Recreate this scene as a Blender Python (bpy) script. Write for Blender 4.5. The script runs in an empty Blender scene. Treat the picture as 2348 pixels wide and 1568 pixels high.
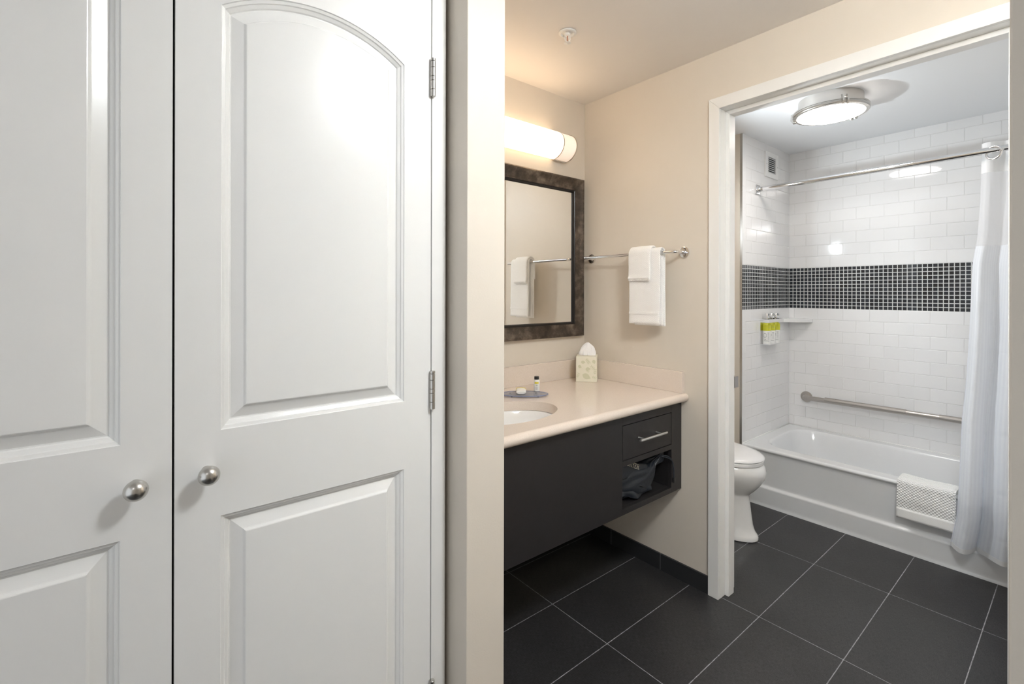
import bpy, bmesh, math, random
from mathutils import Vector, Matrix, noise
S = bpy.context.scene
COL = S.collection
PI = math.pi
random.seed(4)

# ------------------------------------------------------------------ camera
FPX, TH, CYPX, ROLL, EYE = 1092.57, math.radians(50.7375), 671.75, 0.002, 1.353
cam_d = bpy.data.cameras.new('camera')
cam = bpy.data.objects.new('camera', cam_d)
COL.objects.link(cam)
S.camera = cam
cam_d.sensor_fit = 'HORIZONTAL'
cam_d.sensor_width = 36.0
cam_d.lens = 36.0 * FPX / 2348.0
cam_d.shift_y = (CYPX - 784.0) / 2348.0
cam_d.clip_start = 0.01
fw = Vector((math.cos(TH), math.sin(TH), 0))
rt = Vector((math.sin(TH), -math.cos(TH), 0))
up = Vector((0, 0, 1))
M3 = Matrix((rt, up, -fw)).transposed()
M3 = M3 @ Matrix.Rotation(ROLL, 3, 'Z')
cam.matrix_world = Matrix.Translation((0, 0, EYE)) @ M3.to_4x4()

# ------------------------------------------------------------------ world, exposure, light levels
w = bpy.data.worlds.new('world')
S.world = w
w.use_nodes = True
w.node_tree.nodes['Background'].inputs[0].default_value = (0.9, 0.95, 1.0, 1)
w.node_tree.nodes['Background'].inputs[1].default_value = 1.0
S.view_settings.view_transform = 'Standard'
S.view_settings.look = 'None'
S.view_settings.exposure = 0.12
S.view_settings.gamma = 1.0
S.view_settings.use_curve_mapping = False
try:
    S.cycles.max_bounces = 12
    S.cycles.diffuse_bounces = 8
    S.cycles.glossy_bounces = 6
    S.cycles.sample_clamp_indirect = 0.0
    S.cycles.caustics_reflective = True
    S.cycles.caustics_refractive = False
except Exception:
    pass
E_VANITY, E_BATH, E_NOOK, E_HALL_FILL, E_STROBE = 4.0, 29.0, 89.0, 12.0, 42.0
C_VANITY, C_BATH, C_NOOK, C_HALL_FILL = (1.0, .72, .45), (1.0, .93, .88), (.92, .97, 1.0), (1.0, 1.0, 1.0)
# the photographer's small flash by the toilet, aimed along the tub (its hard shadow of the ceiling fixture is in the photo)
fl = bpy.data.lights.new('flash', 'SPOT'); fl.energy = E_STROBE; fl.color = (.86, .94, 1.0); fl.shadow_soft_size = .03
fl.spot_size = math.radians(128); fl.spot_blend = .6
flo = bpy.data.objects.new('flash', fl); COL.objects.link(flo); flo.location = (2.42, 1.62, 1.80)
flo.rotation_euler = Vector((.36, -.90, .04)).to_track_quat('-Z', 'Y').to_euler()

# ------------------------------------------------------------------ main dimensions (metres)
XW, YW, ZC = 2.050, 1.852, 2.431          # door wall, mirror wall, ceiling
XW2 = 2.170                               # bathroom side of the door wall
XB, YT, XT = 3.928, 1.472, 3.175          # tub back wall, tub left wall, tub front
YR = -0.052                               # tub right wall
PX0, PX1, PY = 0.623, 0.735, 0.928        # partition beside the closet
ZB = 2.409                                # bathroom ceiling, a touch lower
M0, M1 = 1.2440, 1.5445                   # mosaic band
BY = 0.0493                               # end of the near right partition

# ------------------------------------------------------------------ helpers
def bmnew(): return bmesh.new()

def sst(a, c, x):
    t = min(1, max(0, (x-a)/(c-a))); return t*t*(3-2*t)

def box(bm, x0, x1, y0, y1, z0, z1, mi=0):
    v = [bm.verts.new(p) for p in ((x0,y0,z0),(x1,y0,z0),(x1,y1,z0),(x0,y1,z0),(x0,y0,z1),(x1,y0,z1),(x1,y1,z1),(x0,y1,z1))]
    for f in ((0,3,2,1),(4,5,6,7),(0,1,5,4),(1,2,6,5),(2,3,7,6),(3,0,4,7)):
        bm.faces.new([v[i] for i in f]).material_index = mi
    return bm

def frame_from(d):
    d = Vector(d).normalized()
    a = Vector((0,0,1)) if abs(d.z) < .9 else Vector((1,0,0))
    u = d.cross(a).normalized(); v = d.cross(u).normalized()
    return u, v

def loft(bm, rings, closed=True, cap0=True, cap1=True, mi=0, smooth=True):
    R = [[bm.verts.new(p) for p in r] for r in rings]
    n = len(R[0])
    for a, b in zip(R, R[1:]):
        for i in range(n if closed else n-1):
            j = (i+1) % n
            f = bm.faces.new((a[i], a[j], b[j], b[i])); f.smooth = smooth; f.material_index = mi
    if closed and cap0: f = bm.faces.new(list(reversed(R[0]))); f.material_index = mi
    if closed and cap1: f = bm.faces.new(R[-1]); f.material_index = mi
    return R

def tube(bm, pts, r, seg=16, mi=0, caps=True):
    pts = [Vector(p) for p in pts]
    rr = r if isinstance(r, (list, tuple)) else [r]*len(pts)
    rings = []; u = None
    for i, p in enumerate(pts):
        d = (pts[min(i+1, len(pts)-1)] - pts[max(i-1, 0)]).normalized()
        if u is None: u, v = frame_from(d)
        else:
            u = (u - d*u.dot(d)).normalized(); v = d.cross(u).normalized()
        rings.append([p + rr[i]*(math.cos(2*PI*k/seg)*u + math.sin(2*PI*k/seg)*v) for k in range(seg)])
    loft(bm, rings, True, caps, caps, mi)
    return bm

def arc_path(pts, rad, n=6):
    """polyline with its inner corners rounded"""
    pts = [Vector(p) for p in pts]; out = [pts[0]]
    for a, b, c in zip(pts, pts[1:], pts[2:]):
        d0 = (a-b).normalized(); d1 = (c-b).normalized()
        p0 = b + d0*rad; p1 = b + d1*rad
        for k in range(n+1):
            t = k/n
            out.append((1-t)**2*p0 + 2*t*(1-t)*b + t*t*p1)
    out.append(pts[-1]); return out

def lathe(bm, prof, c, axis=(0,0,1), seg=32, mi=0, sx=1.0, sy=1.0, caps=True):
    """prof: list of (radius, distance along axis)"""
    c = Vector(c); ax = Vector(axis).normalized(); u, v = frame_from(ax)
    rings = [[c + ax*h + (math.cos(2*PI*k/seg)*u*sx + math.sin(2*PI*k/seg)*v*sy)*max(r, 1e-5) for k in range(seg)] for r, h in prof]
    loft(bm, rings, True, caps, caps, mi)
    return bm

def rrect(cx, cy, hx, hy, r, z, n=6):
    out = []
    for sx, sy, a0 in ((1,1,0),(-1,1,PI/2),(-1,-1,PI),(1,-1,1.5*PI)):
        for k in range(n+1):
            a = a0 + PI/2*k/n
            out.append(Vector((cx+sx*(hx-r)+r*math.cos(a), cy+sy*(hy-r)+r*math.sin(a), z)))
    return out

def prism(bm, poly, axis, a0, a1, mi=0):
    """extrude a 2D polygon; axis 0 -> poly is (y,z), 1 -> (x,z), 2 -> (x,y)"""
    def P(q, a):
        return {0:(a,q[0],q[1]),1:(q[0],a,q[1]),2:(q[0],q[1],a)}[axis]
    A = [bm.verts.new(P(q,a0)) for q in poly]; B = [bm.verts.new(P(q,a1)) for q in poly]
    n = len(poly)
    for i in range(n):
        j = (i+1)%n
        bm.faces.new((A[i],A[j],B[j],B[i])).material_index = mi
    bm.faces.new(list(reversed(A))).material_index = mi
    bm.faces.new(B).material_index = mi
    return bm

def grid_sheet(bm, fn, nu, nv, mi=0):
    V = [[bm.verts.new(fn(i/(nu-1), j/(nv-1))) for j in range(nv)] for i in range(nu)]
    for i in range(nu-1):
        for j in range(nv-1):
            f = bm.faces.new((V[i][j],V[i+1][j],V[i+1][j+1],V[i][j+1])); f.smooth = True; f.material_index = mi
    return V

def obj(name, bm, mats, parent=None, bevel=0, seg=2, smooth=False, subsurf=0, solid=0, fixn=True, kind=None, label=None):
    if fixn: bmesh.ops.recalc_face_normals(bm, faces=bm.faces[:])
    bm.normal_update()
    for e in bm.edges:
        if len(e.link_faces) == 2 and e.calc_face_angle(0) > .72: e.smooth = False
    me = bpy.data.meshes.new(name)
    if parent is not None:
        off = parent.matrix_world.translation if parent.parent is None else parent.parent.location + parent.location
        root = parent
        while root.parent: root = root.parent
        bmesh.ops.translate(bm, verts=bm.verts[:], vec=-root.location)
    bm.to_mesh(me); bm.free()
    o = bpy.data.objects.new(name, me)
    for m in (mats if isinstance(mats, (list,tuple)) else [mats]): me.materials.append(m)
    COL.objects.link(o)
    if parent is not None: o.parent = parent
    if smooth:
        for p in me.polygons: p.use_smooth = True
    if solid:
        md = o.modifiers.new('thickness','SOLIDIFY'); md.thickness = solid; md.offset = 0
    if bevel:
        md = o.modifiers.new('edges','BEVEL'); md.width = bevel; md.segments = seg; md.limit_method = 'ANGLE'; md.angle_limit = math.radians(40)
        md.harden_normals = False
    if subsurf:
        md = o.modifiers.new('smooth','SUBSURF'); md.levels = subsurf; md.render_levels = subsurf
    if kind: o['kind'] = kind
    if label: o['label'] = label
    return o

def tag(o, label, cat, group=None):
    o['label'] = label; o['category'] = cat
    if group: o['group'] = group
    return o

def thing(name, loc, label, cat, group=None):
    o = bpy.data.objects.new(name, None); COL.objects.link(o); o.location = loc
    o.empty_display_size = .05
    tag(o, label, cat, group)
    bpy.context.view_layer.update()
    return o

def struct(name, bm, mats, bevel=0, **k):
    return obj(name, bm, mats, None, bevel=bevel, kind='structure', **k)

# ------------------------------------------------------------------ materials
def lin(c): return tuple((x/12.92 if x <= .04045 else ((x+.055)/1.055)**2.4) for x in (v/255 for v in c))

def mat(name, col, rough=.5, metal=0, spec=.5, coat=0, bump=None, var=0, var_scale=6, trans=0, emit=None, sheen=0, sss=0, aniso=0, ior=None):
    m = bpy.data.materials.new(name); m.use_nodes = True
    nt = m.node_tree; b = nt.nodes['Principled BSDF']
    col = tuple(col)[:3]
    b.inputs['Base Color'].default_value = (*col, 1)
    b.inputs['Roughness'].default_value = rough
    b.inputs['Metallic'].default_value = metal
    b.inputs['Specular IOR Level'].default_value = spec
    if coat: b.inputs['Coat Weight'].default_value = coat; b.inputs['Coat Roughness'].default_value = .08
    if trans: b.inputs['Transmission Weight'].default_value = trans
    if ior: b.inputs['IOR'].default_value = ior
    if sheen: b.inputs['Sheen Weight'].default_value = sheen
    if emit:
        b.inputs['Emission Color'].default_value = (*emit[0], 1); b.inputs['Emission Strength'].default_value = emit[1]
    tc = nt.nodes.new('ShaderNodeTexCoord')
    if var:
        n = nt.nodes.new('ShaderNodeTexNoise'); n.inputs['Scale'].default_value = var_scale; n.inputs['Detail'].default_value = 4
        nt.links.new(tc.outputs['Object'], n.inputs['Vector'])
        mx = nt.nodes.new('ShaderNodeMix'); mx.data_type = 'RGBA'
        nt.links.new(n.outputs['Fac'], mx.inputs[0])
        mx.inputs[6].default_value = (*[c*(1-var) for c in col], 1); mx.inputs[7].default_value = (*[min(1,c*(1+var)) for c in col], 1)
        nt.links.new(mx.outputs[2], b.inputs['Base Color'])
    if bump:
        sc, st = bump
        n = nt.nodes.new('ShaderNodeTexNoise'); n.inputs['Scale'].default_value = sc; n.inputs['Detail'].default_value = 3
        nt.links.new(tc.outputs['Object'], n.inputs['Vector'])
        bp = nt.nodes.new('ShaderNodeBump'); bp.inputs['Strength'].default_value = st; bp.inputs['Distance'].default_value = .002
        nt.links.new(n.outputs['Fac'], bp.inputs['Height']); nt.links.new(bp.outputs[0], b.inputs['Normal'])
    return m

def N(nt, t, **k):
    n = nt.nodes.new(t)
    for a, v in k.items(): setattr(n, a, v)
    return n

def math_n(nt, op, a, b=None, c=None):
    n = nt.nodes.new('ShaderNodeMath'); n.operation = op
    for i, v in enumerate((a, b, c)):
        if v is None: continue
        if isinstance(v, (int, float)): n.inputs[i].default_value = v
        else: nt.links.new(v, n.inputs[i])
    return n.outputs[0]

def ramp(nt, fac, stops):
    r = nt.nodes.new('ShaderNodeValToRGB')
    el = r.color_ramp.elements
    while len(el) < len(stops): el.new(.5)
    for e, (p, c) in zip(el, stops): e.position = p; e.color = (*c, 1) if len(c) == 3 else c
    nt.links.new(fac, r.inputs[0]); return r.outputs[0]

def brick_mat(name, uaxis, u0, vaxis, v0, bw, rh, mortar, ctile, cgrout, rough, offset=.5, grough=.7, bump=.35, coat=0, var=.02, wav=0, smooth=.2, spec=.5):
    m = bpy.data.materials.new(name); m.use_nodes = True
    nt = m.node_tree; b = nt.nodes['Principled BSDF']
    tc = N(nt, 'ShaderNodeTexCoord'); sp = N(nt, 'ShaderNodeSeparateXYZ'); nt.links.new(tc.outputs['Object'], sp.inputs[0])
    cb = N(nt, 'ShaderNodeCombineXYZ')
    nt.links.new(math_n(nt, 'SUBTRACT', sp.outputs[uaxis], u0), cb.inputs[0])
    nt.links.new(math_n(nt, 'SUBTRACT', sp.outputs[vaxis], v0), cb.inputs[1])
    br = N(nt, 'ShaderNodeTexBrick'); br.offset = offset; br.squash = 1.0
    nt.links.new(cb.outputs[0], br.inputs['Vector'])
    br.inputs['Scale'].default_value = 1.0
    br.inputs['Brick Width'].default_value = bw; br.inputs['Row Height'].default_value = rh
    br.inputs['Mortar Size'].default_value = mortar; br.inputs['Mortar Smooth'].default_value = smooth
    br.inputs['Bias'].default_value = 0
    br.inputs['Color1'].default_value = (*[c*(1-var) for c in ctile], 1); br.inputs['Color2'].default_value = (*[min(1,c*(1+var)) for c in ctile], 1)
    br.inputs['Mortar'].default_value = (*cgrout, 1)
    nt.links.new(br.outputs['Color'], b.inputs['Base Color'])
    b.inputs['Specular IOR Level'].default_value = spec
    rg = math_n(nt, 'MULTIPLY_ADD', br.outputs['Fac'], grough-rough, rough); nt.links.new(rg, b.inputs['Roughness'])
    if coat: b.inputs['Coat Weight'].default_value = coat; b.inputs['Coat Roughness'].default_value = .05
    h = math_n(nt, 'SUBTRACT', 1.0, br.outputs['Fac'])
    if wav:
        no = N(nt, 'ShaderNodeTexNoise'); no.inputs['Scale'].default_value = 9; nt.links.new(tc.outputs['Object'], no.inputs['Vector'])
        h = math_n(nt, 'MULTIPLY_ADD', no.outputs['Fac'], wav, h)
    bp = N(nt, 'ShaderNodeBump'); bp.inputs['Strength'].default_value = bump; bp.inputs['Distance'].default_value = .0015
    nt.links.new(h, bp.inputs['Height']); nt.links.new(bp.outputs[0], b.inputs['Normal'])
    return m, br, nt, b, tc

WALL = mat('wall_paint', (.69, .63, .55), .42, bump=(260, .10), spec=.4)
HALLW = WALL
CEIL = mat('ceiling_paint', (.80, .77, .74), .75, bump=(300, .05))
BCEIL = mat('bath_ceiling_paint', (.84, .86, .88), .5, bump=(300, .03))
TRIM = mat('white_trim_paint', (.80, .795, .775), .30, bump=(90, .03))
DOORP = mat('white_door_paint', (.80, .80, .785), .23, bump=(420, .03))
NICKEL = mat('brushed_nickel', (.58, .56, .53), .27, 1)
SATIN = mat('satin_nickel_pull', (.78, .77, .75), .33, 1)
STEEL = mat('brushed_steel', (.50, .47, .44), .30, 1)
CHROME = mat('chrome', (.86, .86, .87), .05, 1)
DARK = mat('dark_laminate', (.022, .020, .0205), .38, bump=(60, .05), var=.15, var_scale=30)
DARKIN = mat('dark_laminate_inside', (.016, .014, .0145), .5)
PORC = mat('white_porcelain', (.80, .80, .79), .08, coat=.5)
ACRYL = mat('white_acrylic', (.74, .755, .765), .14, coat=.3)
LID = mat('white_seat_plastic', (.80, .80, .80), .18)
PLAST = mat('white_plastic', (.80, .80, .79), .35)
RUBBER = mat('black_plastic', (.02, .02, .02), .35)
MIRROR = mat('mirror_glass', (.93, .94, .93), .008, 1)
SHELF = mat('solid_surface_white', (.80, .80, .80), .2)
BLACK = mat('black_gap_shade', (.006, .006, .006), .8)  # shade painted as near black, for gaps and the closet inside
BRASS = mat('copper_bulb', (.45, .12, .06), .3, .3)

def quartz():
    m = mat('beige_quartz', (.62, .52, .44), .12, spec=.5)
    nt = m.node_tree; b = nt.nodes['Principled BSDF']; tc = N(nt, 'ShaderNodeTexCoord')
    n1 = N(nt, 'ShaderNodeTexNoise'); n1.inputs['Scale'].default_value = 620; n1.inputs['Detail'].default_value = 2
    n2 = N(nt, 'ShaderNodeTexVoronoi'); n2.inputs['Scale'].default_value = 240
    nt.links.new(tc.outputs['Object'], n1.inputs['Vector']); nt.links.new(tc.outputs['Object'], n2.inputs['Vector'])
    c1 = ramp(nt, n1.outputs['Fac'], [(.34, (.66, .57, .49)), (.46, (.735, .65, .575)), (.62, (.75, .665, .59)), (.72, (.82, .75, .68))])
    mx = N(nt, 'ShaderNodeMix', data_type='RGBA')
    f = ramp(nt, n2.outputs['Distance'], [(.05, (1,1,1)), (.11, (0,0,0))])
    g = math_n(nt, 'MULTIPLY', f, .16)
    nt.links.new(g, mx.inputs[0]); nt.links.new(c1, mx.inputs[6]); mx.inputs[7].default_value = (.36, .29, .23, 1)
    nt.links.new(mx.outputs[2], b.inputs['Base Color'])
    return m
QUARTZ = quartz()

def floor_mat():
    m, br, nt, b, tc = brick_mat('slate_floor_tile', 0, 2.068-.615*5, 1, .2848-.3018*8, .6145, .3018, .0016, (.030, .029, .030), (.30, .30, .32), .36, offset=0, bump=.3, smooth=.1, var=.06)
    # linen-like weave inside each tile
    w1 = N(nt, 'ShaderNodeTexNoise'); w1.inputs['Scale'].default_value = 1; w1.inputs['Detail'].default_value = 2
    mp = N(nt, 'ShaderNodeMapping'); mp.inputs['Scale'].default_value = (600, 60, 1); nt.links.new(tc.outputs['Object'], mp.inputs[0]); nt.links.new(mp.outputs[0], w1.inputs['Vector'])
    w2 = N(nt, 'ShaderNodeTexNoise'); w2.inputs['Scale'].default_value = 1; w2.inputs['Detail'].default_value = 2
    mp2 = N(nt, 'ShaderNodeMapping'); mp2.inputs['Scale'].default_value = (60, 600, 1); nt.links.new(tc.outputs['Object'], mp2.inputs[0]); nt.links.new(mp2.outputs[0], w2.inputs['Vector'])
    w3 = N(nt, 'ShaderNodeTexNoise'); w3.inputs['Scale'].default_value = 5; w3.inputs['Detail'].default_value = 5
    nt.links.new(tc.outputs['Object'], w3.inputs['Vector'])
    s = math_n(nt, 'ADD', w1.outputs['Fac'], w2.outputs['Fac'])
    k = math_n(nt, 'MULTIPLY_ADD', s, 2.4, -1.4)
    k = math_n(nt, 'MULTIPLY', k, math_n(nt, 'MULTIPLY_ADD', w3.outputs['Fac'], .7, .65))
    mx = N(nt, 'ShaderNodeMix', data_type='RGBA', blend_type='MULTIPLY'); mx.inputs[0].default_value = 1
    nt.links.new(br.outputs['Color'], mx.inputs[6])
    cc = N(nt, 'ShaderNodeCombineColor'); 
    k2 = math_n(nt, 'ADD', k, math_n(nt, 'MULTIPLY', br.outputs['Fac'], 0))
    for i in range(3): nt.links.new(k2, cc.inputs[i])
    nt.links.new(cc.outputs[0], mx.inputs[7]); nt.links.new(mx.outputs[2], b.inputs['Base Color'])
    return m
FLOOR = floor_mat()
BASET = brick_mat('baseboard_tile_dark', 1, 1.345-.303*5, 2, -.4, .303, 1.0, .0012, (.026, .026, .028), (.20, .20, .21), .45, offset=0, bump=.2)[0]
BASETX = brick_mat('baseboard_tile_dark_x', 0, .3, 2, -.4, .303, 1.0, .0012, (.026, .026, .028), (.20, .20, .21), .45, offset=0, bump=.2)[0]
TCOL, GCOL = (.79, .79, .79), (.72, .72, .71)
ROWH = .0810
TB_UP = brick_mat('subway_back_upper', 1, 1.124, 2, M1, .1565, ROWH, .0030, TCOL, GCOL, .06, wav=.5, smooth=1.0, bump=.8)[0]
TB_LO = brick_mat('subway_back_lower', 1, 1.124, 2, M0, .1565, ROWH, .0030, TCOL, GCOL, .06, wav=.5, smooth=1.0, bump=.8)[0]
TL_UP = brick_mat('subway_left_upper', 0, 3.295, 2, M1, .1565, ROWH, .0030, TCOL, GCOL, .06, wav=.5, smooth=1.0, bump=.8)[0]
TL_LO = brick_mat('subway_left_lower', 0, 3.295, 2, M0, .1565, ROWH, .0030, TCOL, GCOL, .06, wav=.5, smooth=1.0, bump=.8)[0]
TL_BN = brick_mat('bullnose_column', 0, 3.0, 2, .964-.16*4, .5, .16, .0018, TCOL, GCOL, .06, offset=0, smooth=.6)[0]
TL_BU = brick_mat('bullnose_column_upper', 0, 3.0, 2, 1.592-.16, .5, .16, .0018, TCOL, GCOL, .06, offset=0, smooth=.6)[0]
MOSC, MOSG = (.020, .023, .029), (.60, .61, .60)
MO_B = brick_mat('glass_mosaic_back', 1, 1.4652-.025*60, 2, M0, .0251, .025, .0023, MOSC, MOSG, .07, offset=0, smooth=.15, var=.35, coat=.3, bump=.5)[0]
MO_L = brick_mat('glass_mosaic_left', 0, 3.163, 2, M0, .0251, .025, .0023, MOSC, MOSG, .07, offset=0, smooth=.15, var=.35, coat=.3, bump=.5)[0]

def towel_mat(name, scale, strength, diag=True, dist=.0012):
    m = mat(name, (.90, .90, .89), .9)
    nt = m.node_tree; b = nt.nodes['Principled BSDF']; tc = N(nt, 'ShaderNodeTexCoord')
    sp = N(nt, 'ShaderNodeSeparateXYZ'); nt.links.new(tc.outputs['Object'], sp.inputs[0])
    u, v = sp.outputs[1], math_n(nt, 'ADD', sp.outputs[2], sp.outputs[0])
    if diag:
        a = math_n(nt, 'ADD', u, v); c = math_n(nt, 'SUBTRACT', u, v)
    else: a, c = u, v
    h = math_n(nt, 'MULTIPLY', math_n(nt, 'SINE', math_n(nt, 'MULTIPLY', a, scale)), math_n(nt, 'SINE', math_n(nt, 'MULTIPLY', c, scale)))
    no = N(nt, 'ShaderNodeTexNoise'); no.inputs['Scale'].default_value = 500; nt.links.new(tc.outputs['Object'], no.inputs['Vector'])
    h = math_n(nt, 'MULTIPLY_ADD', no.outputs['Fac'], .5, h)
    bp = N(nt, 'ShaderNodeBump'); bp.inputs['Strength'].default_value = strength; bp.inputs['Distance'].default_value = dist
    nt.links.new(h, bp.inputs['Height']); nt.links.new(bp.outputs[0], b.inputs['Normal'])
    return m
TOWEL = towel_mat('white_terry_weave', 700, .45, diag=False)
BATHMAT = towel_mat('white_popcorn_terry', 420, .9, diag=False, dist=.0025)
BAND = towel_mat('towel_flat_band', 1500, .25, diag=False)

def frame_mat():
    m = mat('bronze_frame', (.05, .04, .03), .32, .35, spec=.5)
    nt = m.node_tree; b = nt.nodes['Principled BSDF']; tc = N(nt, 'ShaderNodeTexCoord')
    n = N(nt, 'ShaderNodeTexNoise'); n.inputs['Scale'].default_value = 16; n.inputs['Detail'].default_value = 7; n.inputs['Roughness'].default_value = .65
    nt.links.new(tc.outputs['Object'], n.inputs['Vector'])
    c = ramp(nt, n.outputs['Fac'], [(.35, (.035, .027, .021)), (.5, (.075, .058, .045)), (.62, (.15, .118, .09)), (.75, (.26, .21, .165))])
    nt.links.new(c, b.inputs['Base Color'])
    return m
FRAME = frame_mat()
FRAMEIN = mat('frame_inner_lip', (.015, .014, .014), .3, .3)

def glow(name, col, strength):
    m = bpy.data.materials.new(name); m.use_nodes = True
    b = m.node_tree.nodes['Principled BSDF']
    b.inputs['Base Color'].default_value = (.8, .8, .78, 1); b.inputs['Roughness'].default_value = .3
    b.inputs['Emission Color'].default_value = (*col, 1); b.inputs['Emission Strength'].default_value = strength
    return m
G_VAN = glow('vanity_diffuser', C_VANITY, E_VANITY)
G_VANEND = glow('vanity_end_glass', (1.0, .74, .55), .55)  # faint warm emission put into the unlit end glass
G_BATH = glow('bath_diffuser', C_BATH, E_BATH)
G_NOOK = glow('nook_diffuser', C_NOOK, E_NOOK)
G_HALL_FILL = glow('hall_fill_diffuser', C_HALL_FILL, E_HALL_FILL)  # glow of the added hall fill light

# ================================================================== SETTING
HX0, HY0 = -1.70, -1.60
b = bmnew(); box(b, HX0-.1, XB+.2, HY0-.1, 2.0, -.05, 0); struct('floor', b, FLOOR)
b = bmnew(); box(b, HX0-.1, XW+.06, HY0-.1, 2.0, ZC, ZC+.06); struct('ceiling', b, CEIL)
b = bmnew(); box(b, XW2, XB+.2, -.2, 2.0, ZB, ZC+.08); box(b, XW+.06, XW2, -.2, 2.0, ZC, ZC+.08); struct('ceiling_bathroom', b, BCEIL)
# mirror wall and the wall behind the toilet
b = bmnew(); box(b, PX1, XW, YW, YW+.1, 0, ZC); struct('wall_back', b, WALL)
b = bmnew(); box(b, XW2, XT, YW, YW+.1, 0, ZC); struct('wall_bathroom_back', b, WALL)
# door wall with the opening
JY0, JY1, JZ = .150, 1.050, 2.170
b = bmnew()
box(b, XW, XW2, JY1+.02, YW+.1, 0, ZC); box(b, XW, XW2, -1.3, JY0-.02, 0, ZC); box(b, XW, XW2, JY0-.02, JY1+.02, JZ+.02, ZC)
struct('wall_right', b, WALL)
# partition beside the closet, near right partition
b = bmnew(); box(b, PX0, PX1, PY, YW+.1, 0, ZC); struct('wall_left', b, WALL, bevel=.002)
b = bmnew(); box(b, PX0, PX1, -1.3, BY, 0, ZC); struct('wall_front', b, WALL, bevel=.002)
b = bmnew(); box(b, PX1, XW, -1.3, -1.2, 0, ZC); struct('wall_vanity_side', b, WALL)
# tub surround walls (tile)
b = bmnew(); x0, x1 = XB, XB+.1
zs = [0, M0, M1, ZC]
for k in range(3): box(b, x0, x1, YR-.12, YT+.12, zs[k], zs[k+1], k)
struct('wall_tub_back', b, [TB_LO, MO_B, TB_UP], fixn=False)
b = bmnew()
box(b, 3.163, 3.210, YT, YT+.012, .36, M0, 3); box(b, 3.163, 3.210, YT, YT+.012, M1, ZC, 4)
for k in range(3): box(b, 3.163 if k == 1 else 3.210, XB, YT, YT+.012, zs[k] if k else .0, zs[k+1], k)
struct('wall_tub_left', b, [TL_LO, MO_L, TL_UP, TL_BN, TL_BU], fixn=False)
b = bmnew(); box(b, 3.1615, XB+.1, YT+.012, YW+.1, 0, ZC); struct('wall_tub_wing', b, WALL)
b = bmnew(); box(b, 3.1595, 3.1630, YT-.001, YT+.013, .36, ZC); struct('trim_tile_edge', b, NICKEL)
b = bmnew()
for k in range(3): box(b, 3.163, XB+.1, YR-.1, YR, zs[k], zs[k+1], k)
struct('wall_tub_right', b, [TL_LO, MO_L, TL_UP], fixn=False)
b = bmnew(); box(b, XW2, 3.163, YR-.1, YR, 0, ZC); struct('wall_bathroom_right', b, WALL)
# hall round the camera
# (no wall on its left, left off so that world light adds fill)
b = bmnew(); box(b, HX0, PX0, HY0-.1, HY0, 0, ZC); box(b, PX0, PX1, HY0-.1, -1.3, 0, ZC); struct('wall_hall_front', b, WALL)
DX = [-.4320, .0660, .0695, .5675]
b = bmnew()
box(b, HX0, DX[0]-.05, 1.02, 1.12, 0, ZC); box(b, DX[0]-.05, PX0, 1.02, 1.12, 2.13, ZC); box(b, .590, PX0, 1.06, 1.12, 0, 2.13)
struct('wall_closet', b, WALL)
b = bmnew(); box(b, DX[0]-.05, PX0, 1.62, 1.70, 0, ZC); box(b, DX[0]-.13, DX[0]-.05, 1.12, 1.70, 0, ZC); struct('wall_closet_inside', b, BLACK)  # inside coloured black, standing in for the shade behind the door gap
# closet casing with a bullnose edge
def bull(x0, x1, y0, y1, r, left=False):
    p = []
    if left:
        p = [(x1, y1), (x1, y0)]
        p += [(x0+r-r*math.sin(a), y0+r-r*math.cos(a)) for a in [PI/2*k/8 for k in range(9)]]
        p += [(x0, y1)]
    else:
        p = [(x0, y1), (x0, y0)]
        p += [(x1-r+r*math.sin(a), y0+r-r*math.cos(a)) for a in [PI/2*k/8 for k in range(9)]]
        p += [(x1, y1)]
    return p
b = bmnew()
prism(b, bull(.5702, .6150, .9990, 1.0200, .016), 2, 0, 2.115)
prism(b, bull(DX[0]-.05, DX[0]-.003, .9990, 1.0200, .016, True), 2, 0, 2.115)
box(b, DX[0]-.05, .6150, .999, 1.02, 2.115, 2.165)
box(b, .5702, .590, 1.02, 1.10, 0, 2.115); box(b, DX[0]-.022, DX[0]-.003, 1.02, 1.10, 0, 2.115)
o = struct('trim_closet_casing', b, TRIM)
for p in o.data.polygons:
    if p.area < .01 and abs(p.normal.z) < .1: p.use_smooth = True
# baseboards
b = bmnew(); box(b, XW-.010, XW, JY1+.048, YW, 0, .078); struct('baseboard_right', b, BASET)
b = bmnew(); box(b, PX1, XW-.010, YW-.010, YW, 0, .078); struct('baseboard_back', b, BASETX)
b = bmnew(); box(b, XW2, 3.1615, YW-.010, YW, 0, .078); box(b, 3.1515, 3.1615, YT+.05, YW-.01, 0, .078); struct('baseboard_bathroom', b, BASETX)

# bathroom door frame: casing, jamb, stop
def uframe(bm, xa, xb, oy0, oy1, oz, iy0, iy1, iz):
    """upside-down U with mitred top corners, between x=xa and xb"""
    L = [(oy1,0),(oy1,oz),(iy1,iz),(iy1,0)]; T = [(oy1,oz),(oy0,oz),(iy0,iz),(iy1,iz)]; R = [(oy0,oz),(oy0,0),(iy0,0),(iy0,iz)]
    for q in (L, T, R): prism(bm, q, 0, xa, xb)
trim = bpy.data.objects.new('trim_1', None); COL.objects.link(trim); trim.location = (XW, JY1, 0); trim['kind'] = 'structure'
bpy.context.view_layer.update()
b = bmnew(); uframe(b, 2.036, 2.0505, JY0-.048, JY1+.048, JZ+.050, JY0, JY1, JZ); obj('casing', b, TRIM, trim, bevel=.0012)
b = bmnew(); uframe(b, XW2, XW2+.014, JY0-.048, JY1+.048, JZ+.050, JY0, JY1, JZ); obj('casing', b, TRIM, trim, bevel=.0012)
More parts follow.
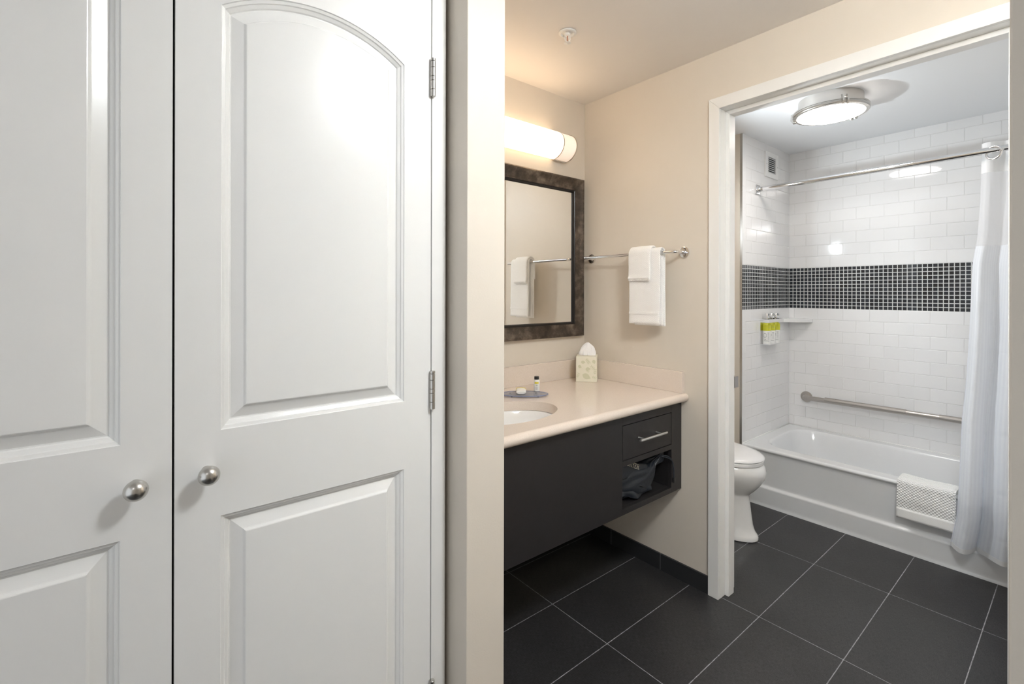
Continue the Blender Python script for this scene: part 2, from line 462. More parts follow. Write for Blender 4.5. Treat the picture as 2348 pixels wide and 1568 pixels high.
b = bmnew(); uframe(b, 2.0505, XW2, JY0-.02, JY1+.02, JZ+.02, JY0, JY1, JZ); obj('jamb', b, TRIM, trim)
b = bmnew(); uframe(b, 2.095, 2.143, JY0, JY1, JZ, JY0+.018, JY1-.018, JZ-.018); obj('door_stop', b, TRIM, trim, bevel=.0015)
b = bmnew(); box(b, 2.146, 2.182, JY1-.0185, JY1+.001, .925, .975); obj('strike_plate', b, STEEL, trim, label='dark steel strike plate')

# ================================================================== CLOSET DOORS
def panel_loop(x0, x1, z0, z1, d, arch=None, n=40):
    """closed loop (x,z), inset by d; arch = (cx, cz, R)"""
    xa, xb = x0+d, x1-d
    pts = [(xa, z0+d), (xb, z0+d)]
    if arch:
        cx, cz, R = arch; r = R-d
        a1 = math.acos(max(-1, min(1, (xb-cx)/r))); a0 = math.acos(max(-1, min(1, (xa-cx)/r)))
        for k in range(n+1):
            a = a1 + (a0-a1)*k/n
            pts.append((cx+r*math.cos(a), cz+r*math.sin(a)))
    else:
        pts += [(xb, z1-d), (xa, z1-d)]
    return pts
PROF = [(0,0),(.0012,.0022),(.0062,.0040),(.0075,.0066),(.0132,.0100),(.0150,.0128),(.0172,.0130),(.0355,.0058),(.0370,.0050),(.0402,.0012),(.0416,.0006)]
def closet_door(name, x0, x1, knob_x, hinge_side):
    root = bpy.data.objects.new(name, None); COL.objects.link(root); root.location = (x0, 1.0, 0); root['kind'] = 'structure'
    bpy.context.view_layer.update()
    bm = bmnew(); zb, zt = .012, 2.108; th = .035
    cx = (x0+x1)/2; px0, px1 = cx-.1805, cx+.1805
    outer = [bm.verts.new((x, 1.0, z)) for x, z in ((x0,zb),(x1,zb),(x1,zt),(x0,zt))]
    edges = [bm.edges.new((outer[i], outer[(i+1)%4])) for i in range(4)]
    panels = [panel_loop(px0, px1, 1.1045, 1.875, d, (cx, 1.6188, .3128)) if False else None for d in ()]
    specs = [(1.1045, 1.875, (cx, 1.6188, .3125)), (.215, .9495, None)]
    for z0, z1, ar in specs:
        loops = []
        for d, y in PROF:
            loops.append([bm.verts.new((x, 1.0+y, z)) for x, z in panel_loop(px0, px1, z0, z1, d, ar)])
        n = len(loops[0])
        edges += [bm.edges.new((loops[0][i], loops[0][(i+1)%n])) for i in range(n)]
        for a, c in zip(loops, loops[1:]):
            for i in range(n):
                j = (i+1)%n
                f = bm.faces.new((a[i], a[j], c[j], c[i]))
        bm.faces.new(loops[-1])
    bmesh.ops.triangle_fill(bm, edges=edges, use_beauty=True)
    back = [bm.verts.new((v.co.x, 1.0+th, v.co.z)) for v in outer]
    for i in range(4):
        j = (i+1)%4; bm.faces.new((outer[i], back[i], back[j], outer[j]))
    bm.faces.new(back)
    obj('door_slab', bm, DOORP, root)
    # knob
    kb = bmnew(); kz = 1.036
    prof = [(.0001,.0455),(.005,.0450),(.0098,.0430),(.0136,.0395),(.0160,.0350),(.0168,.0305),(.0160,.0262),(.0138,.0225),(.0108,.0195),(.0080,.0165),(.0066,.013),(.0064,.004),(.0085,.0015),(.0088,0)]
    lathe(kb, [(r*1.0, h) for r, h in reversed(prof)], (knob_x, 1.0, kz), (0,-1,0), 40)
    obj('door_knob', kb, NICKEL, root, label='round brushed nickel knob')
    if hinge_side:
        for hz in (1.8635, 1.123, .390):
            hb = bmnew(); hx = x1+.0020; r = .0062
            z = hz-.0455
            for k, h in enumerate((.017, .021, .010, .021, .015, .007)):
                lathe(hb, [(r*.9, z+.0004),(r, z+.0010),(r, z+h-.0010),(r*.9, z+h-.0004)], (hx, 1.0-.0058, 0), (0,0,1), 20)
                z += h
            box(hb, x1-.003, x1+.007, .9985, 1.0005, hz-.0440, hz+.0440)
            obj('hinge', hb, NICKEL, root, label='satin nickel hinge knuckle')
    return root
closet_door('door_1', DX[0], DX[1], .0170, False)
closet_door('door_2', DX[2], DX[3], .1165, True)

# ================================================================== VANITY
VY, VZ0, VZ1 = 1.238, .431, .836
CZ = .884
van = thing('vanity_cabinet', (1.39, 1.54, VZ0), 'dark wall hung vanity cabinet with one drawer and an open cubby', 'vanity')
VX0 = PX1+.002
OX0, OX1 = 1.6045, 1.9665      # opening columns
DZ0, DZ1, OZ0, OZ1 = .6545, .8035, .4550, .6320
b = bmnew()
f = .019
box(b, VX0, OX0, VY, VY+f, VZ0, VZ1)                         # false front under the sink
box(b, OX1, XW-.0005, VY, VY+f, VZ0, VZ1)                    # right stile
box(b, OX0, OX1, VY, VY+f, DZ1, VZ1); box(b, OX0, OX1, VY, VY+f, OZ1, DZ0); box(b, OX0, OX1, VY, VY+f, VZ0, OZ0)
box(b, VX0, XW-.0005, VY+f, YW-.001, VZ0, VZ0+.024)                      # bottom
box(b, VX0, XW-.0005, YW-.015, YW-.001, VZ0+.024, VZ1)                   # back
box(b, VX0, VX0+.018, VY+f, YW-.015, VZ0+.024, VZ1)
box(b, XW-.0195, XW-.0005, VY+f, YW-.015, VZ0+.024, VZ1)
obj('body', b, DARK, van, bevel=.0008)
b = bmnew()
box(b, OX0-.002, OX0+.0, VY+f, VY+.42, OZ0, DZ0+.001); box(b, OX1+.0, OX1+.016, VY+f, VY+.42, OZ0, DZ0+.001)
box(b, OX0-.002, OX1+.016, VY+.42, VY+.43, OZ0, DZ0+.001); box(b, OX0, OX1, VY+f, VY+.42, OZ1+.010, OZ1+.020)
obj('cubby_lining', b, DARKIN, van)
b = bmnew(); box(b, OX0+.0030, OX1-.0030, VY+.0005, VY+.019, DZ0+.0030, DZ1-.0030)
dr = obj('drawer', b, DARK, van, bevel=.0006)
b = bmnew(); box(b, OX0, OX1, VY+.0195, VY+.021, DZ0, DZ1); obj('drawer_gap_shade', b, BLACK, van)  # black sheet that paints the shade in the gaps round the drawer
b = bmnew()
hz = .7345; hy = VY-.033
tube(b, [(1.683, hy, hz), (1.877, hy, hz)], .0058, 20)
for hx in (1.716, 1.843): tube(b, [(hx, hy, hz), (hx, VY+.001, hz)], .0042, 14)
obj('handle', b, SATIN, dr, bevel=.0006, label='satin nickel bar pull')

# countertop with an oval cut-out and a full bullnose front
ct = thing('countertop', (1.39, 1.54, VZ1), 'speckled beige stone countertop with rounded front edge and backsplash', 'countertop')
SX, SY, SA, SB = 1.170, 1.465, .2350, .1570
bm = bmnew()
cy0, cy1, cx0, cx1 = 1.221, YW-.001, VX0, XW-.001
for z, flip in ((CZ, False), (VZ1+.009, True)):
    o4 = [bm.verts.new(p) for p in ((cx0,cy0,z),(cx1,cy0,z),(cx1,cy1,z),(cx0,cy1,z))]
    el = [bm.verts.new((SX+SA*math.cos(2*PI*k/96), SY+SB*math.sin(2*PI*k/96), z)) for k in range(96)]
    ed = [bm.edges.new((o4[i], o4[(i+1)%4])) for i in range(4)] + [bm.edges.new((el[i], el[(i+1)%96])) for i in range(96)]
    bmesh.ops.triangle_fill(bm, edges=ed, use_beauty=True)
    if not flip: top, te = o4, el
    else: bot, be = o4, el
for i in range(96):
    j = (i+1)%96; fc = bm.faces.new((te[i], te[j], be[j], be[i])); fc.smooth = True
for i in (1, 2, 3):
    j = (i+1)%4; bm.faces.new((top[i], top[j], bot[j], bot[i]))
# bullnose
rz = (CZ-(VZ1+.009))/2; zc_ = CZ-rz
ring = []
for x in (cx0, cx1):
    ring.append([bm.verts.new((x, cy0-math.sin(PI*k/14)*rz*1.0, zc_+math.cos(PI*k/14)*rz)) for k in range(15)])
for k in range(14):
    fc = bm.faces.new((ring[0][k], ring[1][k], ring[1][k+1], ring[0][k+1])); fc.smooth = True
bm.faces.new(ring[1]); bm.faces.new(list(reversed(ring[0])))
bmesh.ops.remove_doubles(bm, verts=bm.verts[:], dist=1e-6)
obj('slab', bm, QUARTZ, ct)
b = bmnew(); box(b, VX0, XW-.031, VY+.02, YW-.001, VZ1, VZ1+.0088); 
# cut the build-up strip free of the bowl: only keep a front and back rail
b.free(); b = bmnew(); box(b, VX0, XW-.001, VY+.004, VY+.05, VZ1, VZ1+.0088); box(b, VX0, XW-.001, YW-.06, YW-.001, VZ1, VZ1+.0088)
obj('support_rail', b, DARK, ct)
b = bmnew(); box(b, VX0, XW-.001, YW-.021, YW-.001, CZ, .985); obj('backsplash', b, QUARTZ, ct, bevel=.0015)
b = bmnew(); box(b, XW-.021, XW-.001, 1.222, YW-.021, CZ, .985); obj('backsplash', b, QUARTZ, ct, bevel=.0015)

sk = thing('sink', (SX, SY, CZ-.17), 'white oval undermount sink set in the beige countertop', 'sink')
bm = bmnew(); rings = []
for s, z in ((1.09,-.0395),(1.03,-.040),(1.00,-.046),(.975,-.065),(.93,-.095),(.84,-.125),(.68,-.148),(.45,-.160),(.20,-.164),(.075,-.165)):
    rings.append([(SX+SA*s*math.cos(2*PI*k/64), SY+SB*s*math.sin(2*PI*k/64), CZ+z) for k in range(64)])
loft(bm, rings, True, False, False)
obj('bowl', bm, PORC, sk, solid=.004, smooth=True)
b = bmnew(); lathe(b, [(.026,-.004),(.026,.0015),(.022,.003),(.006,.001),(.0001,.001)], (SX, SY, CZ-.165)); obj('drain', b, CHROME, sk)
# faucet (behind the partition edge in the photo, beside the sink)
fa = thing('faucet', (1.08, 1.70, CZ), 'chrome single lever faucet behind the sink', 'faucet')
b = bmnew(); lathe(b, [(.026,0),(.026,.006),(.019,.010),(.018,.09),(.016,.10),(.0001,.101)], (1.08, 1.70, CZ))
tube(b, arc_path([(1.08,1.70,CZ+.07),(1.08,1.64,CZ+.105),(1.08,1.575,CZ+.10),(1.08,1.57,CZ+.08)], .015), .011, 16); obj('body', b, CHROME, fa)
b = bmnew(); tube(b, [(1.08,1.70,CZ+.10),(1.08,1.715,CZ+.13),(1.08,1.74,CZ+.15)], [.009,.007,.005], 14); obj('lever', b, CHROME, fa)

# ================================================================== MIRROR
MX0, MX1, MZ0, MZ1 = .790, 2.0165, 1.114, 1.991
my = YW-.0005
mir = thing('wall_mirror', (1.40, YW, MZ0), 'large wall mirror in a mottled dark bronze frame above the vanity', 'mirror')
def picture_frame(bm, prof, x0, x1, z0, z1):
    """prof: (inset, y) loop swept with mitres"""
    rings = []
    for (sx, sz) in ((0,0),(1,0),(1,1),(0,1)):
        rings.append([bm.verts.new(((x1-d) if sx else (x0+d), y, (z1-d) if sz else (z0+d))) for d, y in prof])
    n = len(prof)
    for q in range(4):
        a, c = rings[q], rings[(q+1)%4]
        for i in range(n):
            j = (i+1)%n; fc = bm.faces.new((a[i], a[j], c[j], c[i]))
b = bmnew()
fp = [(0, my),(0, my-.022),(.002, my-.030),(.008, my-.033),(.016, my-.0335),(.022, my-.031),(.032, my-.026),(.045, my-.022),(.056, my-.021),(.062, my-.022),(.067, my-.022),(.067, my-.004),(.067, my)]
picture_frame(b, fp, MX0, MX1, MZ0, MZ1)
o = obj('frame', b, FRAME, mir)
b = bmnew()
picture_frame(b, [(.067, my),(.067, my-.0205),(.070, my-.0215),(.073, my-.0190),(.076, my-.0185),(.0785, my-.013),(.0805, my-.0105),(.0805, my)], MX0, MX1, MZ0, MZ1)
obj('inner_lip', b, FRAMEIN, mir, label='black inner lip of the frame')
b = bmnew(); box(b, MX0+.076, MX1-.076, my-.0085, my-.0005, MZ0+.076, MZ1-.076); obj('glass', b, MIRROR, mir)

# ================================================================== VANITY LIGHT
LX0, LX1, LZ0, LZ1, LD = .86, 1.885, 2.0680, 2.2180, .098
vl = thing('vanity_light', (1.37, YW, 2.143), 'long half round glowing vanity light with nickel bands above the mirror', 'light')
lc, lr = (LZ0+LZ1)/2, (LZ1-LZ0)/2
def half(x, sc=1.0, n=20, d=None):
    d = d or LD
    return [(x, YW-.012-math.sin(PI*k/n)*(d-.012)*sc, lc+math.cos(PI*k/n)*lr*sc) for k in range(n+1)]
b = bmnew(); box(b, LX0+.02, LX1-.02, YW-.012, YW-.0005, lc-lr*.86, lc+lr*.86); obj('back_plate', b, NICKEL, vl, bevel=.001)
b = bmnew(); loft(b, [half(LX0+.10, .965), half(LX1-.10, .965)], True); obj('diffuser', b, G_VAN, vl)
for (xa, xb) in ((LX1-.0995, LX1-.004), (LX0+.004, LX0+.0995)):
    b = bmnew(); loft(b, [half(xa, .955), half(xb, .955)], True); obj('end_glass', b, G_VANEND, vl, label='frosted unlit end section of the light, given a faint glow')
def band(x, wd=.0055, th=.004):
    bm = bmnew(); A = half(x-wd/2, 1.0); B = half(x+wd/2, 1.0); A2 = half(x-wd/2, .965); B2 = half(x+wd/2, .965)
    rings = [[A[k], B[k], B2[k], A2[k]] for k in range(len(A))]
    loft(bm, rings, True); return bm
for x in (LX1-.003, LX1-.0985, LX0+.003, LX0+.0985):
    obj('band', band(x), NICKEL, vl, label='thin nickel band')
for xa, xb in ((LX1-.0985, LX1-.003), (LX0+.003, LX0+.0985)):
    for s in (-1, 1):
        b = bmnew(); box(b, xa, xb, YW-.020, YW-.010, lc+s*lr-.003, lc+s*lr+.003); obj('side_rail', b, NICKEL, vl)

# ================================================================== TOWEL BAR AND TOWELS
tbx, tbz = XW-.078, 1.546
tb = thing('towel_bar', (XW, 1.50, tbz), 'chrome towel bar on the beige wall beside the mirror', 'towel bar')
b = bmnew(); tube(b, arc_path([(XW-.006, 1.222, tbz), (tbx, 1.222, tbz), (tbx, 1.792, tbz), (XW-.006, 1.792, tbz)], .022, 8), .0075, 18); obj('bar', b, CHROME, tb)
for y in (1.222, 1.792):
    b = bmnew(); lathe(b, [(.0262,.0005),(.0265,.004),(.0255,.0075),(.022,.0085),(.011,.0088),(.0105,.014),(.0001,.0142)], (XW, y, tbz), (-1,0,0), 36); obj('flange', b, CHROME, tb)

def drape(name, path, y0, y1, th, m, parent=None, ny=26, wob=.0015, seed=0, rnd=.006, skew=0, lab=None):
    """thick cloth: path (x,z) in the xz plane, swept in y, with soft edges"""
    P = [Vector((p[0], 0, p[1])) for p in path]
    # resample
    out = []
    for a, c in zip(P, P[1:]):
        n = max(1, int((c-a).length/.006))
        out += [a.lerp(c, k/n) for k in range(n)]
    out.append(P[-1]); P = out
    nn = len(P); Nn = []
    for i in range(nn):
        d = (P[min(i+1, nn-1)]-P[max(i-1, 0)]).normalized(); Nn.append(Vector((-d.z, 0, d.x)))
    bm = bmnew(); rings = []
    ts = [0, .25, .5, .75, 1]
    L = nn-1
    for i in range(nn):
        s = i/L; e = min(i, L-i)*.006
        tt = th*(1 if e > th/2 else math.sqrt(max(.02, 1-(1-e/(th/2))**2)))
        r = []
        for k in range(ny+1):
            y = y0+(y1-y0)*k/ny
            ed = min(k, ny-k)/ny*abs(y1-y0)
            t2 = tt*(1 if ed > th/2 else math.sqrt(max(.08, 1-(1-ed/(th/2))**2)))
            nz = noise.noise(Vector((y*9+seed, s*4, seed*1.7)))*wob*2 + noise.noise(Vector((y*40+seed, s*22, seed)))*wob*.5
            r.append((P[i]+Nn[i]*(t2/2+nz)+Vector((0, y+skew*s, 0)), P[i]+Nn[i]*(-t2/2+nz)+Vector((0, y+skew*s, 0))))
        rings.append([a for a, _ in r]+[c for _, c in reversed(r)])
    loft(bm, rings, True)
    return obj(name, bm, m, parent, label=lab)

def over_bar(front_z, back_z, off, zc=tbz, xc=tbx, r=.0075, off2=None, sway=.004):
    R = r+off
    p = [(xc-R-sway, front_z), (xc-R-sway*.3, (front_z+zc)/2), (xc-R, zc-.01)]
    p += [(xc-R*math.cos(PI*k/10), zc+R*math.sin(PI*k/10)) for k in range(11)]
    p += [(xc+R, zc-.01), (xc+R+.002, back_z)]
    return p
# wash cloth over the hand towel: both are folded double
ht = thing('hand_towel', (tbx, 1.375, tbz), 'longer white folded hand towel on the towel bar, reaching below the smaller cloth', 'towel')
drape('inner_fold', over_bar(1.214, 1.200, .0045), 1.297, 1.458, .0080, TOWEL, ht, seed=2)
drape('outer_fold', over_bar(1.205, 1.196, .0135), 1.290, 1.463, .0095, TOWEL, ht, seed=3)
b = bmnew(); box(b, tbx-.0310, tbx-.0290, 1.2935, 1.4605, 1.252, 1.262)
obj('border_band', b, BAND, ht, bevel=.0005)
wc = thing('washcloth', (tbx, 1.395, tbz), 'small white folded washcloth draped over the longer hand towel', 'towel')
drape('cloth', over_bar(1.413, 1.440, .0245), 1.337, 1.460, .0110, TOWEL, wc, seed=7)
b = bmnew(); box(b, tbx-.0435, tbx-.0415, 1.3395, 1.4580, 1.424, 1.431); obj('border_band', b, BAND, wc, bevel=.0005)

# ================================================================== TISSUE BOX
A = Vector((1.862, 1.741)); u = Vector((.619, -.785)); v = Vector((.785, .619)); wbx, hbx = .109, .1345
TISB = mat('cream_card', lin((229, 225, 207)), .42); LEAF = mat('pale_green_print', lin((207, 206, 178)), .42); CARD = mat('cream_card_edge', lin((214, 209, 186)), .6)
tx = thing('tissue_box', (A.x+(u.x+v.x)*wbx/2, A.y+(u.y+v.y)*wbx/2, CZ), 'cream square tissue box with pale green leaf print in the counter corner', 'tissue box')
bm = bmnew(); q = [A, A+u*wbx, A+u*wbx+v*wbx, A+v*wbx]
prism(bm, [tuple(p) for p in q], 2, CZ+.0005, CZ+hbx)
obj('carton', bm, TISB, tx, bevel=.0012)
bm = bmnew(); n2 = -v
f0 = A+u*.003-v*.0006; f1 = A+u*(wbx-.003)-v*.0006
prism(bm, [tuple(f0), tuple(f1), tuple(f1+v*.0005), tuple(f0+v*.0005)], 2, CZ+.0680, CZ+.0688)
obj('flap_seam', bm, CARD, tx)
cc = A+(u+v)*wbx/2
bm = bmnew()
def face_pt(side, a, z):
    if side == 0: p = A+u*a-v*.0004
    elif side == 1: p = A+v*a-u*.0004
    else: p = A+u*(wbx+.0004)+v*a
    return (p.x, p.y, CZ+z)
def leaf(side, a, z, L, W, ang):
    pts = []
    for k in range(13): t = k/12; pts.append((L*t, W*math.sin(PI*t**.8)))
    for k in range(1, 12): t = 1-k/12; pts.append((L*t, -W*math.sin(PI*t**.8)))
    c_, s_ = math.cos(ang), math.sin(ang)
    q_ = [(min(wbx-.001, max(.001, a+x*c_-y*s_)), min(hbx-.002, max(.002, z+x*s_+y*c_))) for x, y in pts]
    if len(set(q_)) < 4: return
    bm.faces.new([bm.verts.new(face_pt(side, *p)) for p in q_])
def frond(side, a, z, L, ang, n=4):
    for k in range(n):
        t = (k+.6)/n
        for sg in (-1, 1): leaf(side, a+L*t*math.cos(ang), z+L*t*math.sin(ang), L*.42, L*.07, ang+sg*.85)
    leaf(side, a, z, L*1.2, L*.035, ang)
for side in (0, 1, 2):
    leaf(side, .026, .105, .024, .0085, -.05); leaf(side, .011, .085, .021, .0080, -.45); leaf(side, .090, .119, .024, .0090, -1.2)
    frond(side, .052, .126, .030, -1.0); frond(side, .100, .068, .026, 2.5, 3); leaf(side, .050, .068, .028, .0095, .1); frond(side, .050, .066, .020, -.6, 3)
    leaf(side, .034, .040, .048, .0150, -.45); frond(side, .082, .030, .024, -.3, 3); frond(side, .004, .020, .026, 1.15, 3); frond(side, .098, .040, .028, 1.5, 3)
obj('leaf_print', bm, LEAF, tx, fixn=False)
bm = bmnew(); lathe(bm, [(.036, 0), (.037, .0010), (.033, .0012), (.0001, .0012)], (cc.x, cc.y, CZ+hbx), (0,0,1), 32, sy=.8); obj('opening_film', bm, CARD, tx)
bm = bmnew()
TIS = mat('tissue_paper', (.86, .86, .87), .8)
rings = []
for j in range(15):
    t = j/14; z = CZ+hbx+.001+t*.066
    wd = .040*(1+.08*math.sin(t*3))*max(.03, (1-t**2.3))**.62
    r = []
    for k in range(40):
        a = 2*PI*k/40
        rr = wd*(1+.10*math.sin(5*a+t*3)+.07*math.sin(9*a-t*4))
        r.append((cc.x+u.x*(rr*math.cos(a)+.004*t)+v.x*rr*.45*math.sin(a), cc.y+u.y*(rr*math.cos(a)+.004*t)+v.y*rr*.45*math.sin(a), z+.003*math.sin(3*a)*t))
    rings.append(r)
loft(bm, rings, True); obj('tissue', bm, TIS, tx, label='white tissue pulled up out of the box')
bm = bmnew()
for s, c0, h in ((1, -.012, .045), (-1, .014, .050)):
    P = [cc+u*(c0-.018*s), cc+u*c0, cc+u*(c0+.012*s)]
    grid_sheet(bm, lambda a, bq, s=s, c0=c0, h=h: Vector((cc.x+u.x*(c0+(a-.5)*.022)-v.x*(.018-.012*bq+.004*math.sin(6*a)), cc.y+u.y*(c0+(a-.5)*.022)-v.y*(.018-.012*bq+.004*math.sin(6*a)), CZ+hbx+.002+bq*h*(1-.6*(a-.5)**2*4*.5))), 9, 9)
obj('tissue_fold', bm, TIS, tx, solid=.0008)

# ================================================================== TRAY, SOAP, LOTION
def pane_mat(name, tint, gcol, f):
    m = bpy.data.materials.new(name); m.use_nodes = True; nt = m.node_tree
    b = nt.nodes['Principled BSDF']; b.inputs['Base Color'].default_value = (*gcol, 1); b.inputs['Roughness'].default_value = .05
    t = N(nt, 'ShaderNodeBsdfTransparent'); t.inputs[0].default_value = (*tint, 1); mx = N(nt, 'ShaderNodeMixShader'); mx.inputs[0].default_value = f
    nt.links.new(t.outputs[0], mx.inputs[1]); nt.links.new(b.outputs[0], mx.inputs[2]); nt.links.new(mx.outputs[0], nt.nodes['Material Output'].inputs[0]); return m
GLASS = pane_mat('clear_tray_glass', (.80, .82, .88), (.55, .57, .62), .28); GEDGE = pane_mat('blue_glass_edge', (.45, .5, .75), (.34, .38, .58), .6)
tc0 = Vector((1.424, 1.652)); d1 = Vector((.774, -.633)); d2 = Vector((.633, .774))
ty = thing('glass_tray', (tc0.x, tc0.y, CZ), 'clear oval glass tray on small feet behind the sink', 'tray')
bm = bmnew(); rings = []
for s, z in ((.985, .0065), (1.0, .0072), (1.0, .0098), (.985, .0105)):
    rings.append([(tc0.x+d1.x*.108*s*math.cos(a)+d2.x*.060*s*math.sin(a), tc0.y+d1.y*.108*s*math.cos(a)+d2.y*.060*s*math.sin(a), CZ+z) for a in [2*PI*k/64 for k in range(64)]])
loft(bm, rings, True); obj('plate', bm, GLASS, ty)
bm = bmnew(); tube(bm, [(tc0.x+d1.x*.1085*math.cos(a)+d2.x*.0605*math.sin(a), tc0.y+d1.y*.1085*math.cos(a)+d2.y*.0605*math.sin(a), CZ+.0085) for a in [2*PI*k/64 for k in range(65)]], .0019, 8); obj('rim', bm, GEDGE, ty, label='bluish polished rim')
for a in (.9, 2.4, 4.0, 5.5):
    bm = bmnew(); lathe(bm, [(.004, .0003), (.004, .0065)], (tc0.x+d1.x*.088*math.cos(a)+d2.x*.048*math.sin(a), tc0.y+d1.y*.088*math.cos(a)+d2.y*.048*math.sin(a), CZ), (0,0,1), 14); obj('foot', bm, GLASS, ty)
TZ = CZ+.0106
def stripes_mat(name, base, lo_c, z_edges):
    """z-banded colour: list of (z, colour) upward"""
    m = mat(name, base, .3); nt = m.node_tree; b = nt.nodes['Principled BSDF']; tc = N(nt, 'ShaderNodeTexCoord')
    sp = N(nt, 'ShaderNodeSeparateXYZ'); nt.links.new(tc.outputs['Object'], sp.inputs[0])
    H = z_edges[-1][0]
    r = nt.nodes.new('ShaderNodeValToRGB'); r.color_ramp.interpolation = 'CONSTANT'
    el = r.color_ramp.elements
    while len(el) < len(z_edges): el.new(.5)
    for e, (z, c) in zip(el, z_edges): e.position = min(1, max(0, z/(H*1.02))); e.color = (*c, 1)
    nt.links.new(math_n(nt, 'DIVIDE', sp.outputs[2], H*1.02), r.inputs[0]); nt.links.new(r.outputs[0], b.inputs['Base Color'])
    return m
WHT = mat('white_bottle', (.82, .82, .80), .28); YEL = mat('yellow_label', lin((222, 205, 70)), .4); INK = mat('grey_ink', (.22, .22, .24), .6)
def ink_lines(bm, c, r, rows, a_mid, dirsp=.30, off=.0003):
    """short raised ink strokes on a cylinder: rows of (z, angular span, thickness)"""
    for z, span, th, shift in rows:
        n = 6
        V = []
        for k in range(n+1):
            a = a_mid+shift-span/2+span*k/n
            V.append([bm.verts.new((c[0]+(r+off)*math.cos(a), c[1]+(r+off)*math.sin(a), z+s*th/2)) for s in (-1, 1)])
        for p, q_ in zip(V, V[1:]): bm.faces.new((p[0], q_[0], q_[1], p[1]))
bx, by, brr = 1.5035, 1.6555, .0142
lo = thing('lotion_bottle', (bx, by, TZ), 'tiny white lotion bottle with black cap and yellow label on the glass tray', 'bottle')
bm = bmnew(); lathe(bm, [(brr*.9, 0), (brr, .0015), (brr, .047), (brr*.9, .0505), (.0105, .053), (.0095, .0555), (.0001, .0555)], (bx, by, TZ), (0,0,1), 36); obj('body', bm, WHT, lo)
bm = bmnew(); lathe(bm, [(.0108, .0545), (.0112, .0555), (.0110, .0665), (.0102, .0685), (.0001, .0687)], (bx, by, TZ), (0,0,1), 32); obj('cap', bm, RUBBER, lo, label='black flip cap')
fa_ = math.atan2(-by, -bx)
bm = bmnew(); ink_lines(bm, (bx, by), brr, [(TZ+.0395, 1.35, .0090, 0)], fa_, off=.0002); obj('label_band', bm, YEL, lo, solid=.0002)
bm = bmnew(); ink_lines(bm, (bx, by), brr, [(TZ+.0392, .16, .0028, 0), (TZ+.0308, .55, .0018, 0), (TZ+.0280, .62, .0014, .03), (TZ+.0235, .34, .0010, 0), (TZ+.0185, .66, .0009, 0), (TZ+.0155, .74, .0009, 0), (TZ+.0125, .60, .0009, 0), (TZ+.0095, .50, .0009, 0)], fa_); obj('label_text', bm, INK, lo, solid=.0002)
so = thing('soap_bar', (1.412, 1.655, TZ), 'small wrapped soap bar with yellow edge on the glass tray', 'soap')
sc0 = Vector((1.418, 1.668)); sd = Vector((.774, -.633)); sn = Vector((.633, .774))
def soapring(xo, hw, z0, z1, tilt=0):
    pts = []
    for k in range(20):
        a = 2*PI*k/20
        ca, sa = math.cos(a), math.sin(a)
        px = hw*(abs(ca)**.6)*(1 if ca > 0 else -1); pz = (z0+z1)/2+(z1-z0)/2*(abs(sa)**.6)*(1 if sa > 0 else -1)
        p = sc0+sd*px+sn*xo; pts.append((p.x, p.y, TZ+pz+tilt*px))
    return pts
bm = bmnew(); loft(bm, [soapring(-.028, .017, .001, .012), soapring(-.025, .022, .0004, .016), soapring(0, .023, .0004, .020), soapring(.020, .022, .0004, .019), soapring(.024, .019, .002, .015)], True); obj('wrapper', bm, WHT, so)
bm = bmnew(); loft(bm, [soapring(.0205, .0235, .0004, .0205), soapring(.026, .0235, .0006, .0195), soapring(.031, .023, .006, .012)], True); obj('wrapper_end', bm, YEL, so, label='yellow folded end of the wrapper')

# ================================================================== HAIR DRYER BAG
BAG = mat('black_satin_fabric', (.014, .018, .025), .36, bump=(90, .25))
hb = thing('drawstring_bag', (1.74, 1.36, OZ0), 'black satin drawstring hair dryer bag stuffed in the vanity cubby', 'bag')
bm = bmnew(); rings = []
# body lying in the cubby, gathered into a pleated neck at the upper right
spine = [(1.612,1.345,.520,.006,.006),(1.618,1.345,.520,.045,.044),(1.64,1.338,.522,.062,.060),(1.68,1.330,.524,.070,.066),(1.73,1.322,.523,.070,.066),(1.78,1.316,.520,.066,.062),(1.82,1.310,.520,.060,.060),(1.850,1.302,.530,.050,.056),(1.872,1.296,.548,.036,.044),(1.885,1.290,.566,.022,.028),(1.893,1.284,.578,.016,.018),(1.902,1.279,.588,.020,.018),(1.915,1.273,.598,.030,.020),(1.930,1.268,.604,.036,.022),(1.940,1.265,.607,.037,.021),(1.944,1.264,.608,.024,.012)]
for i, (x, y, z, ry, rz_) in enumerate(spine):
    r = []
    neck = sst(7, 10, i)
    for k in range(72):
        a = 2*PI*k/72
        fold = 1+.09*math.sin(3*a+i*.55)+.06*math.sin(5*a-i*.7)+neck*.16*math.sin(13*a)+.05*(1-neck)*math.sin(9*a+i)
        r.append((x+.010*math.sin(2*a+i*.7)*(1-neck)+neck*.006*math.cos(a), max(VY+.022, y+ry*fold*math.cos(a)), max(OZ0+.001, min(OZ1+.007, z+rz_*fold*math.sin(a)))))
    rings.append(r)
loft(bm, rings, True); obj('bag_body', bm, BAG, hb, subsurf=1)
bm = bmnew()
def flapf(a, t):
    x = 1.640+.200*a+.012*t; bulge = math.sin(PI*t)
    y = 1.262-.000*bulge+.020*t*t+.008*math.sin(a*11+t*3)*(1-.4*t)+.012*abs(a-.6)
    z = OZ0+.006+.062*t*(.55+.45*a)+.010*math.sin(a*7+1)*(1-t)+.014*(1-a)
    return Vector((x, y, z))
grid_sheet(bm, flapf, 36, 12); obj('bag_corner', bm, BAG, hb, solid=.007, subsurf=1)
bm = bmnew()
